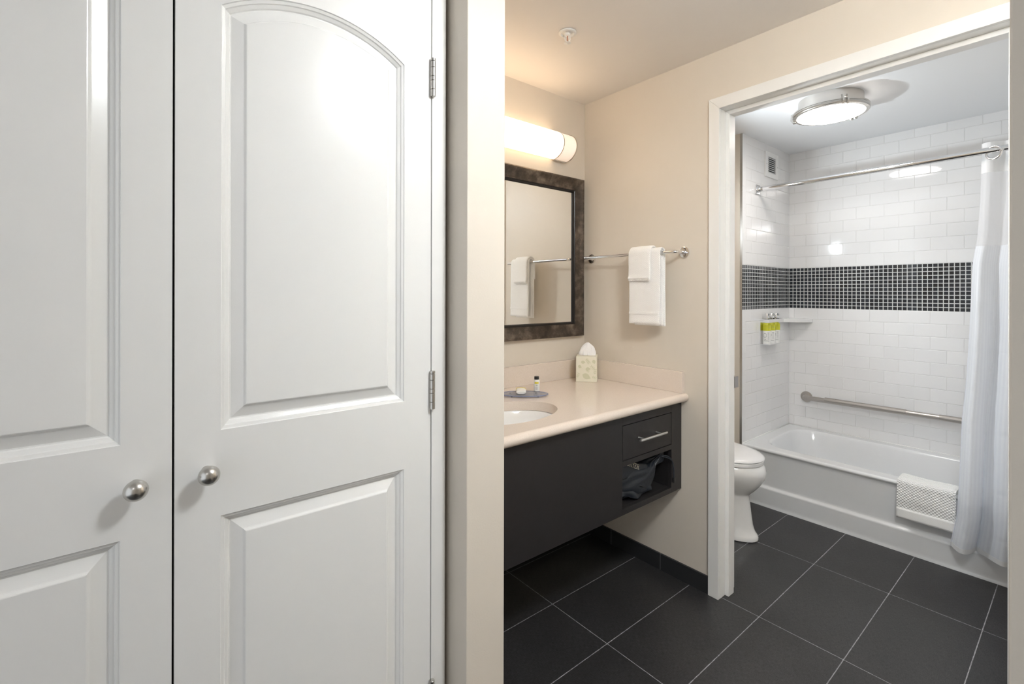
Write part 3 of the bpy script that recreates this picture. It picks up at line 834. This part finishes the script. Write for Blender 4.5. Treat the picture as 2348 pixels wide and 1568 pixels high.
def flapg(a, t):
    x = 1.700+.130*a; y = 1.2615+.012*math.sin(t*PI)*0+.018*t+.004*math.sin(a*9)
    z = .512+.030*t*(1-.5*a)-.018*a+.006*math.sin(a*6)
    return Vector((x, y, z))
grid_sheet(bm, flapg, 24, 8); obj('bag_fold', bm, BAG, hb, solid=.008, subsurf=1)
CORD = mat('black_cord', (.02, .024, .032), .6)
bm = bmnew()
tube(bm, arc_path([(1.905,1.275,.607),(1.935,1.243,.600),(1.962,1.2335,.585),(1.972,1.2315,.550),(1.976,1.2315,.500)], .012), .0028, 10)
tube(bm, arc_path([(1.905,1.275,.611),(1.940,1.240,.606),(1.969,1.2320,.580),(1.977,1.2320,.545),(1.979,1.2315,.500)], .012), .0025, 10)
obj('cord', bm, CORD, hb)
bm = bmnew(); box(bm, 1.9700, 1.9850, 1.2270, 1.2370, .478, .500); obj('toggle', bm, RUBBER, hb, bevel=.002)
# embroidered letters
def stroke_word(bm, word, org, ux, uz, h, t, y, depth=.0008):
    G = {'D': [((.08,0),(.08,1)),((.08,1),(.45,1)),((.45,1),(.72,.72)),((.72,.72),(.72,.28)),((.72,.28),(.45,0)),((.45,0),(.08,0))],
         'R': [((.10,0),(.10,1)),((.10,1),(.50,1)),((.50,1),(.62,.85)),((.62,.85),(.62,.66)),((.62,.66),(.48,.52)),((.48,.52),(.10,.52)),((.38,.52),(.74,0)),((0,0),(.24,0)),((0,1),(.12,1)),((.66,0),(.82,0))],
         'Y': [((.40,.48),(.40,0)),((.08,1),(.40,.48)),((.72,1),(.40,.48)),((0,1),(.2,1)),((.6,1),(.82,1)),((.28,0),(.52,0))],
         'E': [((.10,0),(.10,1)),((0,1),(.66,1)),((.66,1),(.66,.82)),((.10,.52),(.48,.52)),((.48,.62),(.48,.42)),((0,0),(.68,0)),((.68,0),(.70,.2))]}
    x = 0
    for ch in word:
        for (a, c) in G[ch]:
            P0 = Vector((x+a[0], a[1])); P1 = Vector((x+c[0], c[1])); d = (P1-P0)
            if d.length < 1e-6: continue
            n_ = Vector((-d.y, d.x)).normalized()*t/2
            e = d.normalized()*t*.3
            V = []
            for p in (P0-e-n_, P1+e-n_, P1+e+n_, P0-e+n_):
                w_ = Vector(org)+Vector(ux)*p.x*h+Vector(uz)*p.y*h
                V.append((w_.x, y(w_.x, w_.z), w_.z))
            A_ = [bm.verts.new(p) for p in V]; B_ = [bm.verts.new((p[0], p[1]-depth, p[2])) for p in V]
            for i in range(4): bm.faces.new((A_[i], A_[(i+1)%4], B_[(i+1)%4], B_[i]))
            bm.faces.new(B_); bm.faces.new(A_)
        x += .98
bm = bmnew()
THREAD = mat('cream_thread', (.62, .58, .48), .7)
# the printed upper face of the bag, facing out of the cubby
def facef(a, t):
    x = 1.612+.225*a; z = .560+.078*t-.040*a*t-.014*a
    return Vector((x, 1.272+.012*t*t+.004*math.sin(a*4), min(z, OZ1+.008)))
fb = bmnew(); grid_sheet(fb, facef, 20, 10); obj('bag_front', fb, BAG, hb, solid=.004)
ca_, sa_ = math.cos(-.42), math.sin(-.42)
stroke_word(bm, 'DRYER', (1.6725, 0, .6170), (ca_, 0, sa_), (-sa_*.4, 0, 1.0), .0195, .11, lambda x, z: 1.2665)
obj('embroidered_word', bm, THREAD, hb, label='cream word RYER on the bag')

# ================================================================== SPRINKLER
sp_ = (1.423, 1.382)
sk2 = thing('fire_sprinkler', (sp_[0], sp_[1], ZC), 'white fire sprinkler head hanging from the ceiling', 'sprinkler')
b = bmnew(); lathe(b, [(.024,.0),(.026,-.001),(.036,-.001),(.0365,-.004),(.034,-.0065),(.0275,-.0075),(.025,-.0045),(.0235,-.001)], (*sp_, ZC), (0,0,1), 40, caps=False); obj('escutcheon', b, PLAST, sk2, smooth=True)
b = bmnew(); lathe(b, [(.0235,-.0005),(.0235,-.002),(.012,-.003),(.012,-.012),(.009,-.015),(.0001,-.015)], (*sp_, ZC), (0,0,1), 32); obj('cup', b, PLAST, sk2)
b = bmnew()
for s in (-1, 1):
    tube(b, [(sp_[0]+s*.0075, sp_[1]-s*.003, ZC-.012),(sp_[0]+s*.0105, sp_[1]-s*.004, ZC-.022),(sp_[0]+s*.0095, sp_[1]-s*.004, ZC-.032),(sp_[0]+s*.003, sp_[1]-s*.001, ZC-.043)], .0021, 10)
obj('yoke', b, PLAST, sk2)
b = bmnew(); tube(b, [(sp_[0], sp_[1], ZC-.015),(sp_[0], sp_[1], ZC-.037)], .0016, 10); obj('bulb', b, BRASS, sk2, label='red heat bulb')
b = bmnew(); lathe(b, [(.004,-.040),(.004,-.043),(.0145,-.0435),(.015,-.045),(.004,-.0455),(.002,-.047),(.0001,-.047)], (*sp_, ZC), (0,0,1), 28); obj('deflector', b, PLAST, sk2)

# ================================================================== CEILING LIGHTS
def ceiling_light(c, gl, label, R=.178, ZC=ZC, rot=0.0):
    x, y = c; t = thing('ceiling_light', (x, y, ZC), label, 'light')
    b = bmnew(); lathe(b, [(R*.86,-.0003),(R*.86,-.004),(R*.865,-.050),(R*.88,-.056),(R*.5,-.058),(.001,-.058)], (x,y,ZC), (0,0,1), 72); obj('canopy', b, NICKEL, t)
    b = bmnew(); lathe(b, [(R*.90,-.058),(R*1.0,-.058),(R*1.012,-.062),(R*1.012,-.066),(R*.995,-.068),(R*.995,-.0715),(R*1.012,-.074),(R*1.012,-.080),(R*.995,-.084),(R*.90,-.086),(R*.89,-.080),(R*.88,-.060)], (x,y,ZC), (0,0,1), 96, caps=False); obj('rim', b, NICKEL, t, label='double nickel rim')
    b = bmnew(); lathe(b, [(R*.86,-.060),(R*.885,-.080),(R*.865,-.087),(R*.75,-.094),(R*.5,-.101),(R*.25,-.105),(.001,-.106)], (x,y,ZC), (0,0,1), 72); obj('diffuser', b, gl, t)
    for k in range(3):
        a = rot+2*PI*k/3; e = Vector((math.cos(a), math.sin(a), 0)); s = Vector((-e.y, e.x, 0)); o_ = Vector((x, y, ZC))+e*R*1.005
        b = bmnew()
        for sg in (-1, 1):
            m_ = o_+s*.011*sg
            vs = []
            for (er, z) in ((-.010,-.040),(.010,-.046),(.013,-.078),(.004,-.092),(-.012,-.092),(-.012,-.086),(.000,-.084)):
                vs.append((er, z))
            A_ = [b.verts.new(m_+e*er+s*.0035+Vector((0,0,z))) for er, z in vs]; B_ = [b.verts.new(m_+e*er-s*.0035+Vector((0,0,z))) for er, z in vs]
            for i in range(len(vs)): b.faces.new((A_[i], A_[(i+1)%len(vs)], B_[(i+1)%len(vs)], B_[i]))
            b.faces.new(A_); b.faces.new(list(reversed(B_)))
        tube(b, [o_+s*.014+Vector((0,0,-.052)), o_-s*.014+Vector((0,0,-.052))], .0035, 10)
        tube(b, [o_+s*.014+Vector((0,0,-.071)), o_-s*.014+Vector((0,0,-.071))], .0030, 10)
        obj('clip', b, NICKEL, t)
    return t
ceiling_light((2.973, .911), G_BATH, 'round nickel rimmed ceiling light glowing over the bathroom floor', R=.174, ZC=ZB, rot=math.radians(218))
# drum light of the vanity nook, just outside the frame: it lights the closet doors and the upper walls
gx, gy, gz = .88, -.05, 2.22
gl_ = thing('drum_light', (gx, gy, ZC), 'small white glass drum light on the nook ceiling', 'light')
b = bmnew(); lathe(b, [(.062,-.0003),(.062,-.012),(.050,-.020),(.040,-.150),(.0001,-.150)], (gx,gy,ZC), (0,0,1), 40); obj('canopy', b, NICKEL, gl_)
b = bmnew(); lathe(b, [(.0001, gz+.060),(.128, gz+.065),(.135, gz+.057),(.135, gz+.008),(.128, gz+.001),(.0001, gz)], (gx,gy,0), (0,0,1), 48); obj('shade', b, G_NOOK, gl_)
ceiling_light((-.75, -.75), G_HALL_FILL, 'unseen fill light added behind the camera, shaped as a round ceiling light')  # added out of view to lift the closet doors

# ================================================================== TUB
tub = thing('bathtub', (3.55, .71, 0), 'white alcove bathtub with panelled apron under the tiled walls', 'bathtub')
RZ = .366
ty0, ty1 = YR+.0, YT-.0005
def apron(yy, zz):
    """x of the apron surface"""
    rec = sst(.115, .130, zz)*(1-sst(.335, .352, zz))*sst(YR+.05, YR+.08, yy)*(1-sst(1.335, 1.405, yy))
    # rounded lower left corner of the recess
    x = 3.163+.018*rec
    x -= .004*(1-sst(.0, .02, zz))
    return x
zl = [0,.006,.012,.018,.03,.05,.08,.10,.110,.115,.119,.123,.127,.131,.14,.17,.21,.25,.29,.32,.335,.340,.345,.350,.354]
yl = [ty1-(ty1-ty0)*k/150 for k in range(151)]
bm = bmnew()
prof_n = 8
rows = []
for yy in yl:
    row = [Vector((apron(yy, z), yy, z)) for z in zl]
    rr = .013
    row += [Vector((3.163+rr-rr*math.cos(PI/2*k/prof_n)-.0, yy, RZ-rr+rr*math.sin(PI/2*k/prof_n)+.0)) for k in range(prof_n+1)]
    rows.append([bm.verts.new(p) for p in row])
for a, c in zip(rows, rows[1:]):
    for i in range(len(a)-1):
        fc = bm.faces.new((a[i], c[i], c[i+1], a[i+1])); fc.smooth = True
obj('apron', bm, ACRYL, tub)
bm = bmnew()
# deck with the basin opening
bcx, bcy, bhx, bhy = (3.250+3.862)/2, (.030+1.395)/2, (3.862-3.250)/2, (1.395-.030)/2
ro = [bm.verts.new(p) for p in ((3.176,ty0,RZ),(XB-.0005,ty0,RZ),(XB-.0005,ty1,RZ),(3.176,ty1,RZ))]
loops = []
for ins, z, r in ((0, RZ, .15), (.004, RZ-.001, .15), (.010, RZ-.006, .15), (.016, RZ-.018, .15), (.030, RZ-.08, .15), (.050, .20, .15), (.070, .12, .15), (.095, .085, .14), (.14, .068, .12), (.20, .062, .09)):
    loops.append([bm.verts.new(p) for p in rrect(bcx, bcy-.0*ins, bhx-ins, bhy-ins*1.15, r, z, 12)])
n = len(loops[0])
ed = [bm.edges.new((ro[i], ro[(i+1)%4])) for i in range(4)]+[bm.edges.new((loops[0][i], loops[0][(i+1)%n])) for i in range(n)]
bmesh.ops.triangle_fill(bm, edges=ed, use_beauty=True)
for a, c in zip(loops, loops[1:]):
    for i in range(n):
        fc = bm.faces.new((a[i], a[(i+1)%n], c[(i+1)%n], c[i])); fc.smooth = True
fc = bm.faces.new(loops[-1]); fc.smooth = True
obj('basin', bm, ACRYL, tub)
b = bmnew(); tube(b, [(XB-.0045, ty0, RZ+.001), (XB-.0045, ty1-.004, RZ+.001)], .004, 8); tube(b, [(3.17, ty1-.003, RZ+.001), (XB-.002, ty1-.003, RZ+.001)], .004, 8); obj('caulk_bead', b, PLAST, tub)

# bath mat towel over the tub edge
bt = thing('bath_towel', (3.17, .535, RZ), 'thick white folded bath mat towel hanging over the tub edge', 'towel')
def over_rim(zf, zb, off, bulge=0):
    x0, x1 = 3.160-off, 3.252+off
    z1 = RZ+off
    p = [(x0-.006-bulge, zf), (x0-.006-bulge, (zf+z1)/2), (x0-.002, z1-.035)]
    p += [(x0-.002+.018*(1-math.cos(PI/2*k/6)), z1-.018+.018*math.sin(PI/2*k/6)) for k in range(7)]
    p += [(x1-.02+.018*math.sin(PI/2*k/6), z1-.018+.018*math.cos(PI/2*k/6)) for k in range(7)]
    p += [(x1+.006, z1-.06), (x1+.020, zb)]
    return p
drape('inner_fold', over_rim(.186, .24, .0065), .432, .650, .010, BATHMAT, bt, seed=11, wob=.001)
drape('outer_fold', over_rim(.190, .25, .0175, .004), .427, .655, .011, BATHMAT, bt, seed=12, wob=.002)
bm = bmnew()
grid_sheet(bm, lambda a, t: Vector((3.160-.0175-.0175-.0006*math.sin(a*20), .428+.226*a, .192+.052*t)), 20, 6)
obj('border_band', bm, BAND, bt, solid=.003, label='flat woven border of the towel')

# ================================================================== TOILET
tl = thing('toilet', (2.68, 1.50, 0), 'white elongated toilet partly hidden behind the bathroom door frame', 'toilet')
TXc = 2.680
def egg(yf, yb, hw, z, n=48, p=1.0):
    """elongated oval: pointed-round front at yf, back at yb"""
    out = []
    yf += .010
    ym = yf+(yb-yf)*.56
    for k in range(n):
        a = 2*PI*k/n; ca, sa = math.cos(a), math.sin(a)
        if sa < 0: y = ym+(ym-yf)*sa
        else: y = ym+(yb-ym)*sa
        ex = .92
        out.append((TXc+hw*(abs(ca)**ex)*(1 if ca > 0 else -1), y, z))
    return out
bm = bmnew()
rings = [egg(1.158,1.78,.122,0), egg(1.152,1.78,.128,.004), egg(1.152,1.78,.129,.018), egg(1.158,1.78,.125,.028), egg(1.170,1.78,.115,.045), egg(1.180,1.78,.105,.08), egg(1.188,1.78,.099,.14), egg(1.196,1.78,.098,.20), egg(1.200,1.78,.100,.232), egg(1.190,1.78,.108,.248), egg(1.168,1.78,.128,.270), egg(1.145,1.77,.150,.298), egg(1.125,1.75,.168,.330), egg(1.115,1.72,.178,.360), egg(1.115,1.70,.181,.378), egg(1.122,1.68,.180,.398), egg(1.132,1.67,.176,.414), egg(1.137,1.66,.172,.417)]
loft(bm, rings, True); obj('bowl', bm, PORC, tl, smooth=True)
bm = bmnew(); rings = [egg(1.134,1.615,.176,.4195), egg(1.129,1.62,.181,.421), egg(1.128,1.62,.182,.436), egg(1.131,1.618,.180,.4395)]
loft(bm, rings, True); obj('seat', bm, LID, tl)
bm = bmnew(); rings = [egg(1.129,1.62,.181,.4425), egg(1.126,1.625,.184,.445), egg(1.128,1.625,.183,.451), egg(1.140,1.62,.172,.459), egg(1.180,1.60,.140,.4665), egg(1.26,1.55,.08,.470), egg(1.34,1.46,.02,.471)]
loft(bm, rings, True); obj('lid', bm, LID, tl, smooth=True)
bm = bmnew()
rings = [rrect(TXc, 1.742, .19*s, .092*s2, .035, z, 6) for s, s2, z in ((.90,.92,.400),(.97,.98,.415),(1.0,1.0,.50),(1.06,1.03,.70),(1.07,1.03,.735))]
loft(bm, rings, True); obj('tank', bm, PORC, tl)
bm = bmnew(); loft(bm, [rrect(TXc, 1.742, .21, .100, .038, .736, 6), rrect(TXc, 1.742, .215, .103, .040, .742, 6), rrect(TXc, 1.742, .215, .103, .040, .762, 6), rrect(TXc, 1.742, .205, .095, .036, .770, 6)], True); obj('tank_lid', bm, PORC, tl)
bm = bmnew(); tube(bm, [(TXc-.14, 1.652, .66), (TXc-.14, 1.632, .66)], .010, 14); tube(bm, [(TXc-.14, 1.634, .66), (TXc-.07, 1.630, .65)], .005, 12); obj('flush_lever', bm, CHROME, tl)

# ================================================================== TUB WALL FITTINGS
vx0, vx1, vz0, vz1 = 3.494, 3.704, 2.179, 2.356
vt = thing('air_vent', ((vx0+vx1)/2, YT, vz0), 'white louvred exhaust vent high on the left tile wall', 'vent')
b = bmnew(); wv = .042
for (xa, xb, za, zb) in ((vx0, vx0+wv, vz0, vz1), (vx1-wv, vx1, vz0, vz1), (vx0+wv, vx1-wv, vz0, vz0+.032), (vx0+wv, vx1-wv, vz1-.032, vz1)): box(b, xa, xb, YT-.009, YT-.0003, za, zb)
obj('frame', b, PLAST, vt)
b = bmnew(); box(b, vx0+wv, vx1-wv, YT-.0015, YT-.0003, vz0+.03, vz1-.03); obj('louvre_gap_shade', b, BLACK, vt)  # black sheet painting the shade between the louvres
b = bmnew(); zz0, zz1 = vz0+.032, vz1-.032
for k in range(8):
    z = zz0+(zz1-zz0)*(k+.45)/8
    prism(b, [(YT-.0085, z-.0050), (YT-.0072, z-.0055), (YT-.0010, z+.0050), (YT-.0022, z+.0055)], 0, vx0+wv, vx1-wv)
obj('louvres', b, mat('grey_white_louvre', (.60, .61, .61), .35), vt)
for q in (vx0+.016, vx1-.016):
    b = bmnew(); lathe(b, [(.003, .008), (.003, .0105), (.0001, .011)], (q, YT, (vz0+vz1)/2), (0,-1,0), 12); obj('screw', b, STEEL, vt)

ROD0, ROD1 = Vector((3.375, YT-.001, 2.066)), Vector((3.322, .05, 2.066))
rd = thing('shower_curtain_rod', tuple((ROD0+ROD1)/2), 'polished chrome curved shower rod above the bathtub', 'curtain rod')
b = bmnew()
def rodp(t):
    p = ROD0.lerp(ROD1, t); return Vector((p.x+.012*math.sin(PI*min(1, t*1.0))*1.0, p.y, p.z))
tube(b, [rodp(.03+k*.97/24) for k in range(25)], .0160, 22); tube(b, [ROD1, Vector((ROD1.x-.01, YR+.01, ROD1.z))], .016, 22)
obj('rod', b, CHROME, rd)
b = bmnew(); box(b, ROD0.x-.030, ROD0.x+.030, YT-.010, YT-.0003, 2.034, 2.098); obj('flange', b, CHROME, rd, bevel=.003)
b = bmnew(); lathe(b, [(.022,.008),(.022,.020),(.018,.026),(.0155,.030),(.0155,.060),(.0001,.060)], (ROD0.x, YT, ROD0.z), (0,-1,0), 28); obj('socket', b, CHROME, rd)
b = bmnew(); lathe(b, [(.030,.0003),(.030,.010),(.018,.014),(.018,.05)], (ROD1.x-.01, YR, ROD1.z), (0,1,0), 28); obj('flange', b, CHROME, rd)

GBX, GBZ = XB-.058, .598
gb = thing('grab_bar', (XB, .75, GBZ), 'long brushed steel grab bar on the back tile wall above the tub', 'grab bar')
b = bmnew(); tube(b, arc_path([(XB-.002, 1.352, .590), (GBX, 1.352, .592), (GBX, .15, GBZ), (XB-.002, .15, GBZ)], .042, 10), .0172, 24); obj('bar', b, STEEL, gb)
def knurl_mat():
    m = mat('knurled_steel', (.42, .39, .36), .42, 1, bump=(900, .5)); return m
KN = knurl_mat()
for (ya, yb) in ((1.215, .760), (.60, .19)):
    b = bmnew(); tube(b, [(GBX, ya, GBZ-.001*ya), (GBX, yb, GBZ-.001*yb)], .0181, 28); obj('grip', b, KN, gb, label='knurled grip section')
for y, z in ((1.352, .590), (.15, GBZ)):
    b = bmnew(); lathe(b, [(.039,.0003),(.0395,.003),(.038,.007),(.026,.009),(.0185,.0095)], (XB, y, z), (-1,0,0), 40); obj('flange', b, STEEL, gb)

cs = bmnew()
qp = [(XB-.0005, YT-.0005), (3.752, YT-.0005), (3.752, YT-.012), (3.775, 1.452)]
for k in range(1, 8):
    t = k/8; qp.append((3.775+(XB-.012-3.775)*t+.010*math.sin(PI*t)*-1, 1.452+(1.312-1.452)*t-.010*math.sin(PI*t)))
qp += [(XB-.012, 1.312), (XB-.0005, 1.312)]
prism(cs, qp, 2, 1.142, 1.168)
tag(obj('corner_shelf', cs, SHELF, bevel=.0015), 'white solid corner shelf below the black mosaic band', 'shelf')

# soap dispensers in a chrome bracket
dsx = [3.4665, 3.5420, 3.6175]; dsy = 1.4435
dk = thing('dispenser_bracket', (3.55, YT, 1.0), 'chrome wall bracket holding three pump bottles beside the corner shelf', 'bracket')
b = bmnew(); box(b, 3.425, 3.665, YT-.004, YT-.0003, 1.004, 1.176); obj('back_plate', b, CHROME, dk)
b = bmnew()
box(b, 3.425, 3.665, YT-.062, YT-.059, 1.153, 1.176); box(b, 3.425, 3.428, YT-.059, YT-.004, 1.153, 1.176); box(b, 3.662, 3.665, YT-.059, YT-.004, 1.153, 1.176)
obj('top_channel', b, CHROME, dk)
b = bmnew(); box(b, 3.425, 3.665, YT-.060, YT-.004, 1.000, 1.0035); obj('bottom_ledge', b, CHROME, dk)
YLB = mat('yellow_shampoo_plastic', lin((205, 205, 50)), .22)
ords = ['leftmost of the three yellow topped pump bottles in the shower bracket', 'middle one of the three yellow topped pump bottles in the shower bracket', 'rightmost of the three yellow topped pump bottles, nearest the corner shelf']
for i, x in enumerate(dsx):
    t = thing('pump_bottle', (x, dsy, 1.0038), ords[i], 'bottle', 'pump bottles in the shower bracket')
    r = .0262; z0 = 1.0038
    b = bmnew(); lathe(b, [(r*.92,0),(r,.003),(r,.091)], (x, dsy, z0), (0,0,1), 36); obj('body', b, WHT, t)
    b = bmnew(); lathe(b, [(r,.0912),(r,.128),(r*.93,.137),(r*.70,.143),(r*.45,.146),(r*.42,.151),(.0001,.151)], (x, dsy, z0), (0,0,1), 36); obj('shoulder', b, YLB, t, label='yellow upper half of the bottle')
    fa2 = math.atan2(-dsy, -x)
    b = bmnew(); rows = [(z0+.078-.0062*k, (.55, .42, .50, .36, .48, .30, .44, .40)[k], .0022 if k < 2 else .0012, .45) for k in range(8)]
    ink_lines(b, (x, dsy), r, rows, fa2); obj('label_text', b, INK, t)
    for nm, rw in (('label_logo', [(z0+.118, .22, .0015, .55), (z0+.114, .18, .0015, .58), (z0+.110, .24, .0012, .55)]), ('label_stripe', [(z0+.0215, 1.3, .0024, 0)]), ('label_mark', [(z0+.034, .22, .0022, -.35), (z0+.0315, .30, .0018, -.35)])):
        b = bmnew(); ink_lines(b, (x, dsy), r, rw, fa2); obj(nm, b, INK, t)
    # round emblem outline
    b = bmnew()
    for k in range(24):
        a0, a1 = 2*PI*k/24, 2*PI*(k+1)/24
        for rr2 in (.0118,):
            V = []
            for aa, rr3 in ((a0, rr2), (a1, rr2), (a1, rr2-.0016), (a0, rr2-.0016)):
                ang = fa2-.42+rr3*math.cos(aa)/r; V.append(b.verts.new((x+(r+.0003)*math.cos(ang), dsy+(r+.0003)*math.sin(ang), z0+.060+rr3*1.25*math.sin(aa))))
            b.faces.new(V)
    obj('label_emblem', b, INK, t)
    b = bmnew(); lathe(b, [(.0125,.146),(.0125,.168),(.0105,.170),(.0105,.176),(.0150,.178),(.0165,.206),(.0150,.211),(.0001,.211)], (x, dsy, z0), (0,0,1), 28)
    tube(b, [(x, dsy, z0+.200), (x, dsy-.024, z0+.198)], .0060, 12)
    obj('pump_head', b, CHROME, t)

# ================================================================== SHOWER CURTAIN
cu = thing('shower_curtain', (3.25, .19, .1), 'white shower curtain with sheer upper panel gathered at the right', 'curtain')
def cx_at(z):
    if z > .37: return 3.120+(3.350-3.120)*((z-.37)/(2.07-.37))**1.0+.034*sst(1.5, 1.95, z)
    return 3.118
def edge_ratio(z):
    K = [(2.10,.1076),(1.85,.1090),(1.63,.1120),(1.50,.1172),(1.17,.1205),(.94,.1240),(.73,.1290),(.46,.1318),(.29,.1340),(.14,.1415)]
    for (za, ra), (zb, rb) in zip(K, K[1:]):
        if z >= zb: t = (z-zb)/(za-zb); t = min(1, max(0, t)); return rb+(ra-rb)*t
    return K[-1][1]
def curt(s, z):
    """s: cloth arc parameter from the free edge (0) to the right wall (1)"""
    ye = edge_ratio(z)*(cx_at(z)+.02)
    low = sst(1.6, .3, z) if False else 1-sst(.3, 1.9, z)
    n = 3.5; amp = .016+.030*low
    y = ye+(.0-ye)*s
    ph = 2*PI*n*s
    x = cx_at(z)-amp*math.sin(ph-.2)*(1 if s > .02 else s/.02)+.010*math.sin(2*ph+z*1.5)*low
    y += .020*low*math.cos(ph*1.0+.5)*min(1, s*6)
    crease = 0
    for zc in (1.08, .90, .70, .44, .235):
        crease += .0035*math.exp(-((z-zc+.02*math.sin(9*s))/.006)**2)
    x += crease+.004*noise.noise(Vector((s*9, z*3, 2)))+.002*noise.noise(Vector((s*30, z*9, 5)))
    return Vector((x, y, z))
def cloth_mat(name, col, tr, stripes=0, alpha=1.0):
    m = bpy.data.materials.new(name); m.use_nodes = True; nt = m.node_tree
    for n_ in list(nt.nodes): nt.nodes.remove(n_)
    out = N(nt, 'ShaderNodeOutputMaterial'); p = N(nt, 'ShaderNodeBsdfPrincipled'); t_ = N(nt, 'ShaderNodeBsdfTranslucent'); mx = N(nt, 'ShaderNodeMixShader')
    p.inputs['Base Color'].default_value = (*col, 1); p.inputs['Roughness'].default_value = .55; p.inputs['Sheen Weight'].default_value = .2
    t_.inputs['Color'].default_value = (*col, 1); mx.inputs[0].default_value = tr
    nt.links.new(p.outputs[0], mx.inputs[1]); nt.links.new(t_.outputs[0], mx.inputs[2])
    last = mx.outputs[0]
    if stripes:
        uv = N(nt, 'ShaderNodeTexCoord'); sp = N(nt, 'ShaderNodeSeparateXYZ'); nt.links.new(uv.outputs['UV'], sp.inputs[0])
        s_ = math_n(nt, 'FRACT', math_n(nt, 'MULTIPLY', sp.outputs[0], stripes))
        s_ = math_n(nt, 'GREATER_THAN', s_, .5)
        mc = N(nt, 'ShaderNodeMix', data_type='RGBA'); nt.links.new(s_, mc.inputs[0])
        mc.inputs[6].default_value = (*[c*.95 for c in col], 1); mc.inputs[7].default_value = (*[min(1, c*1.03) for c in col], 1)
        nt.links.new(mc.outputs[2], p.inputs['Base Color'])
        nt.links.new(math_n(nt, 'MULTIPLY_ADD', s_, -.2, .55), p.inputs['Roughness'])
    if alpha < 1:
        tr_ = N(nt, 'ShaderNodeBsdfTransparent'); m2 = N(nt, 'ShaderNodeMixShader'); m2.inputs[0].default_value = alpha
        nt.links.new(tr_.outputs[0], m2.inputs[1]); nt.links.new(last, m2.inputs[2]); last = m2.outputs[0]
    nt.links.new(last, out.inputs[0]); return m
CU1 = cloth_mat('curtain_satin', (.90, .93, .985), .42, stripes=46)
CU2 = cloth_mat('curtain_sheer', (.92, .93, .96), .5, alpha=.66)
CU3 = cloth_mat('curtain_header_cloth', (.88, .89, .90), .3)
def curtain_piece(name, za, zb, m, nv, lab=None):
    bm = bmnew(); uvl = bm.loops.layers.uv.new('UVMap'); nu = 150
    V = [[bm.verts.new(curt((i/(nu-1))**1.0, za+(zb-za)*j/(nv-1))) for j in range(nv)] for i in range(nu)]
    for i in range(nu-1):
        for j in range(nv-1):
            fc = bm.faces.new((V[i][j], V[i+1][j], V[i+1][j+1], V[i][j+1])); fc.smooth = True
            for lp, (a, c) in zip(fc.loops, ((i,j),(i+1,j),(i+1,j+1),(i,j+1))): lp[uvl].uv = (a/(nu-1), c/(nv-1))
    return obj(name, bm, m, cu, label=lab)
curtain_piece('header_band', 1.962, 2.118, CU3, 12, 'opaque white band with the ring holes')
curtain_piece('sheer_panel', 1.590, 1.962, CU2, 24, 'sheer see-through upper panel')
curtain_piece('curtain_body', .150, 1.590, CU1, 150)
bm = bmnew(); nu = 150
rings = []
for i in range(nu):
    s = i/(nu-1); p = curt(s, .150); q_ = curt(s, .128)
    rings.append([p+Vector((-.0008,0,0)), p+Vector((.0008,0,0)), q_+Vector((.0008,0,0)), q_+Vector((-.0008,0,0))])
loft(bm, rings, True); obj('hem', bm, CU3, cu)
def torus(bm, c, ax, R, r, n=36, m=12):
    ax = Vector(ax).normalized(); u_, v_ = frame_from(ax); c = Vector(c); rings = []
    for k in range(n):
        a = 2*PI*k/n; d = math.cos(a)*u_+math.sin(a)*v_
        rings.append([c+d*(R+r*math.cos(2*PI*j/m))+ax*r*math.sin(2*PI*j/m) for j in range(m)])
    rings.append(rings[0]); loft(bm, rings, True, False, False)
    bmesh.ops.remove_doubles(bm, verts=bm.verts[:], dist=1e-5)
for s in (.155, .44, .73):
    p = curt(s, 2.052); bm = bmnew(); torus(bm, (3.326, p.y+.006, 2.050), (.90, -.43, .0), .031, .0055); obj('ring', bm, CHROME, cu, label='chrome curtain ring')
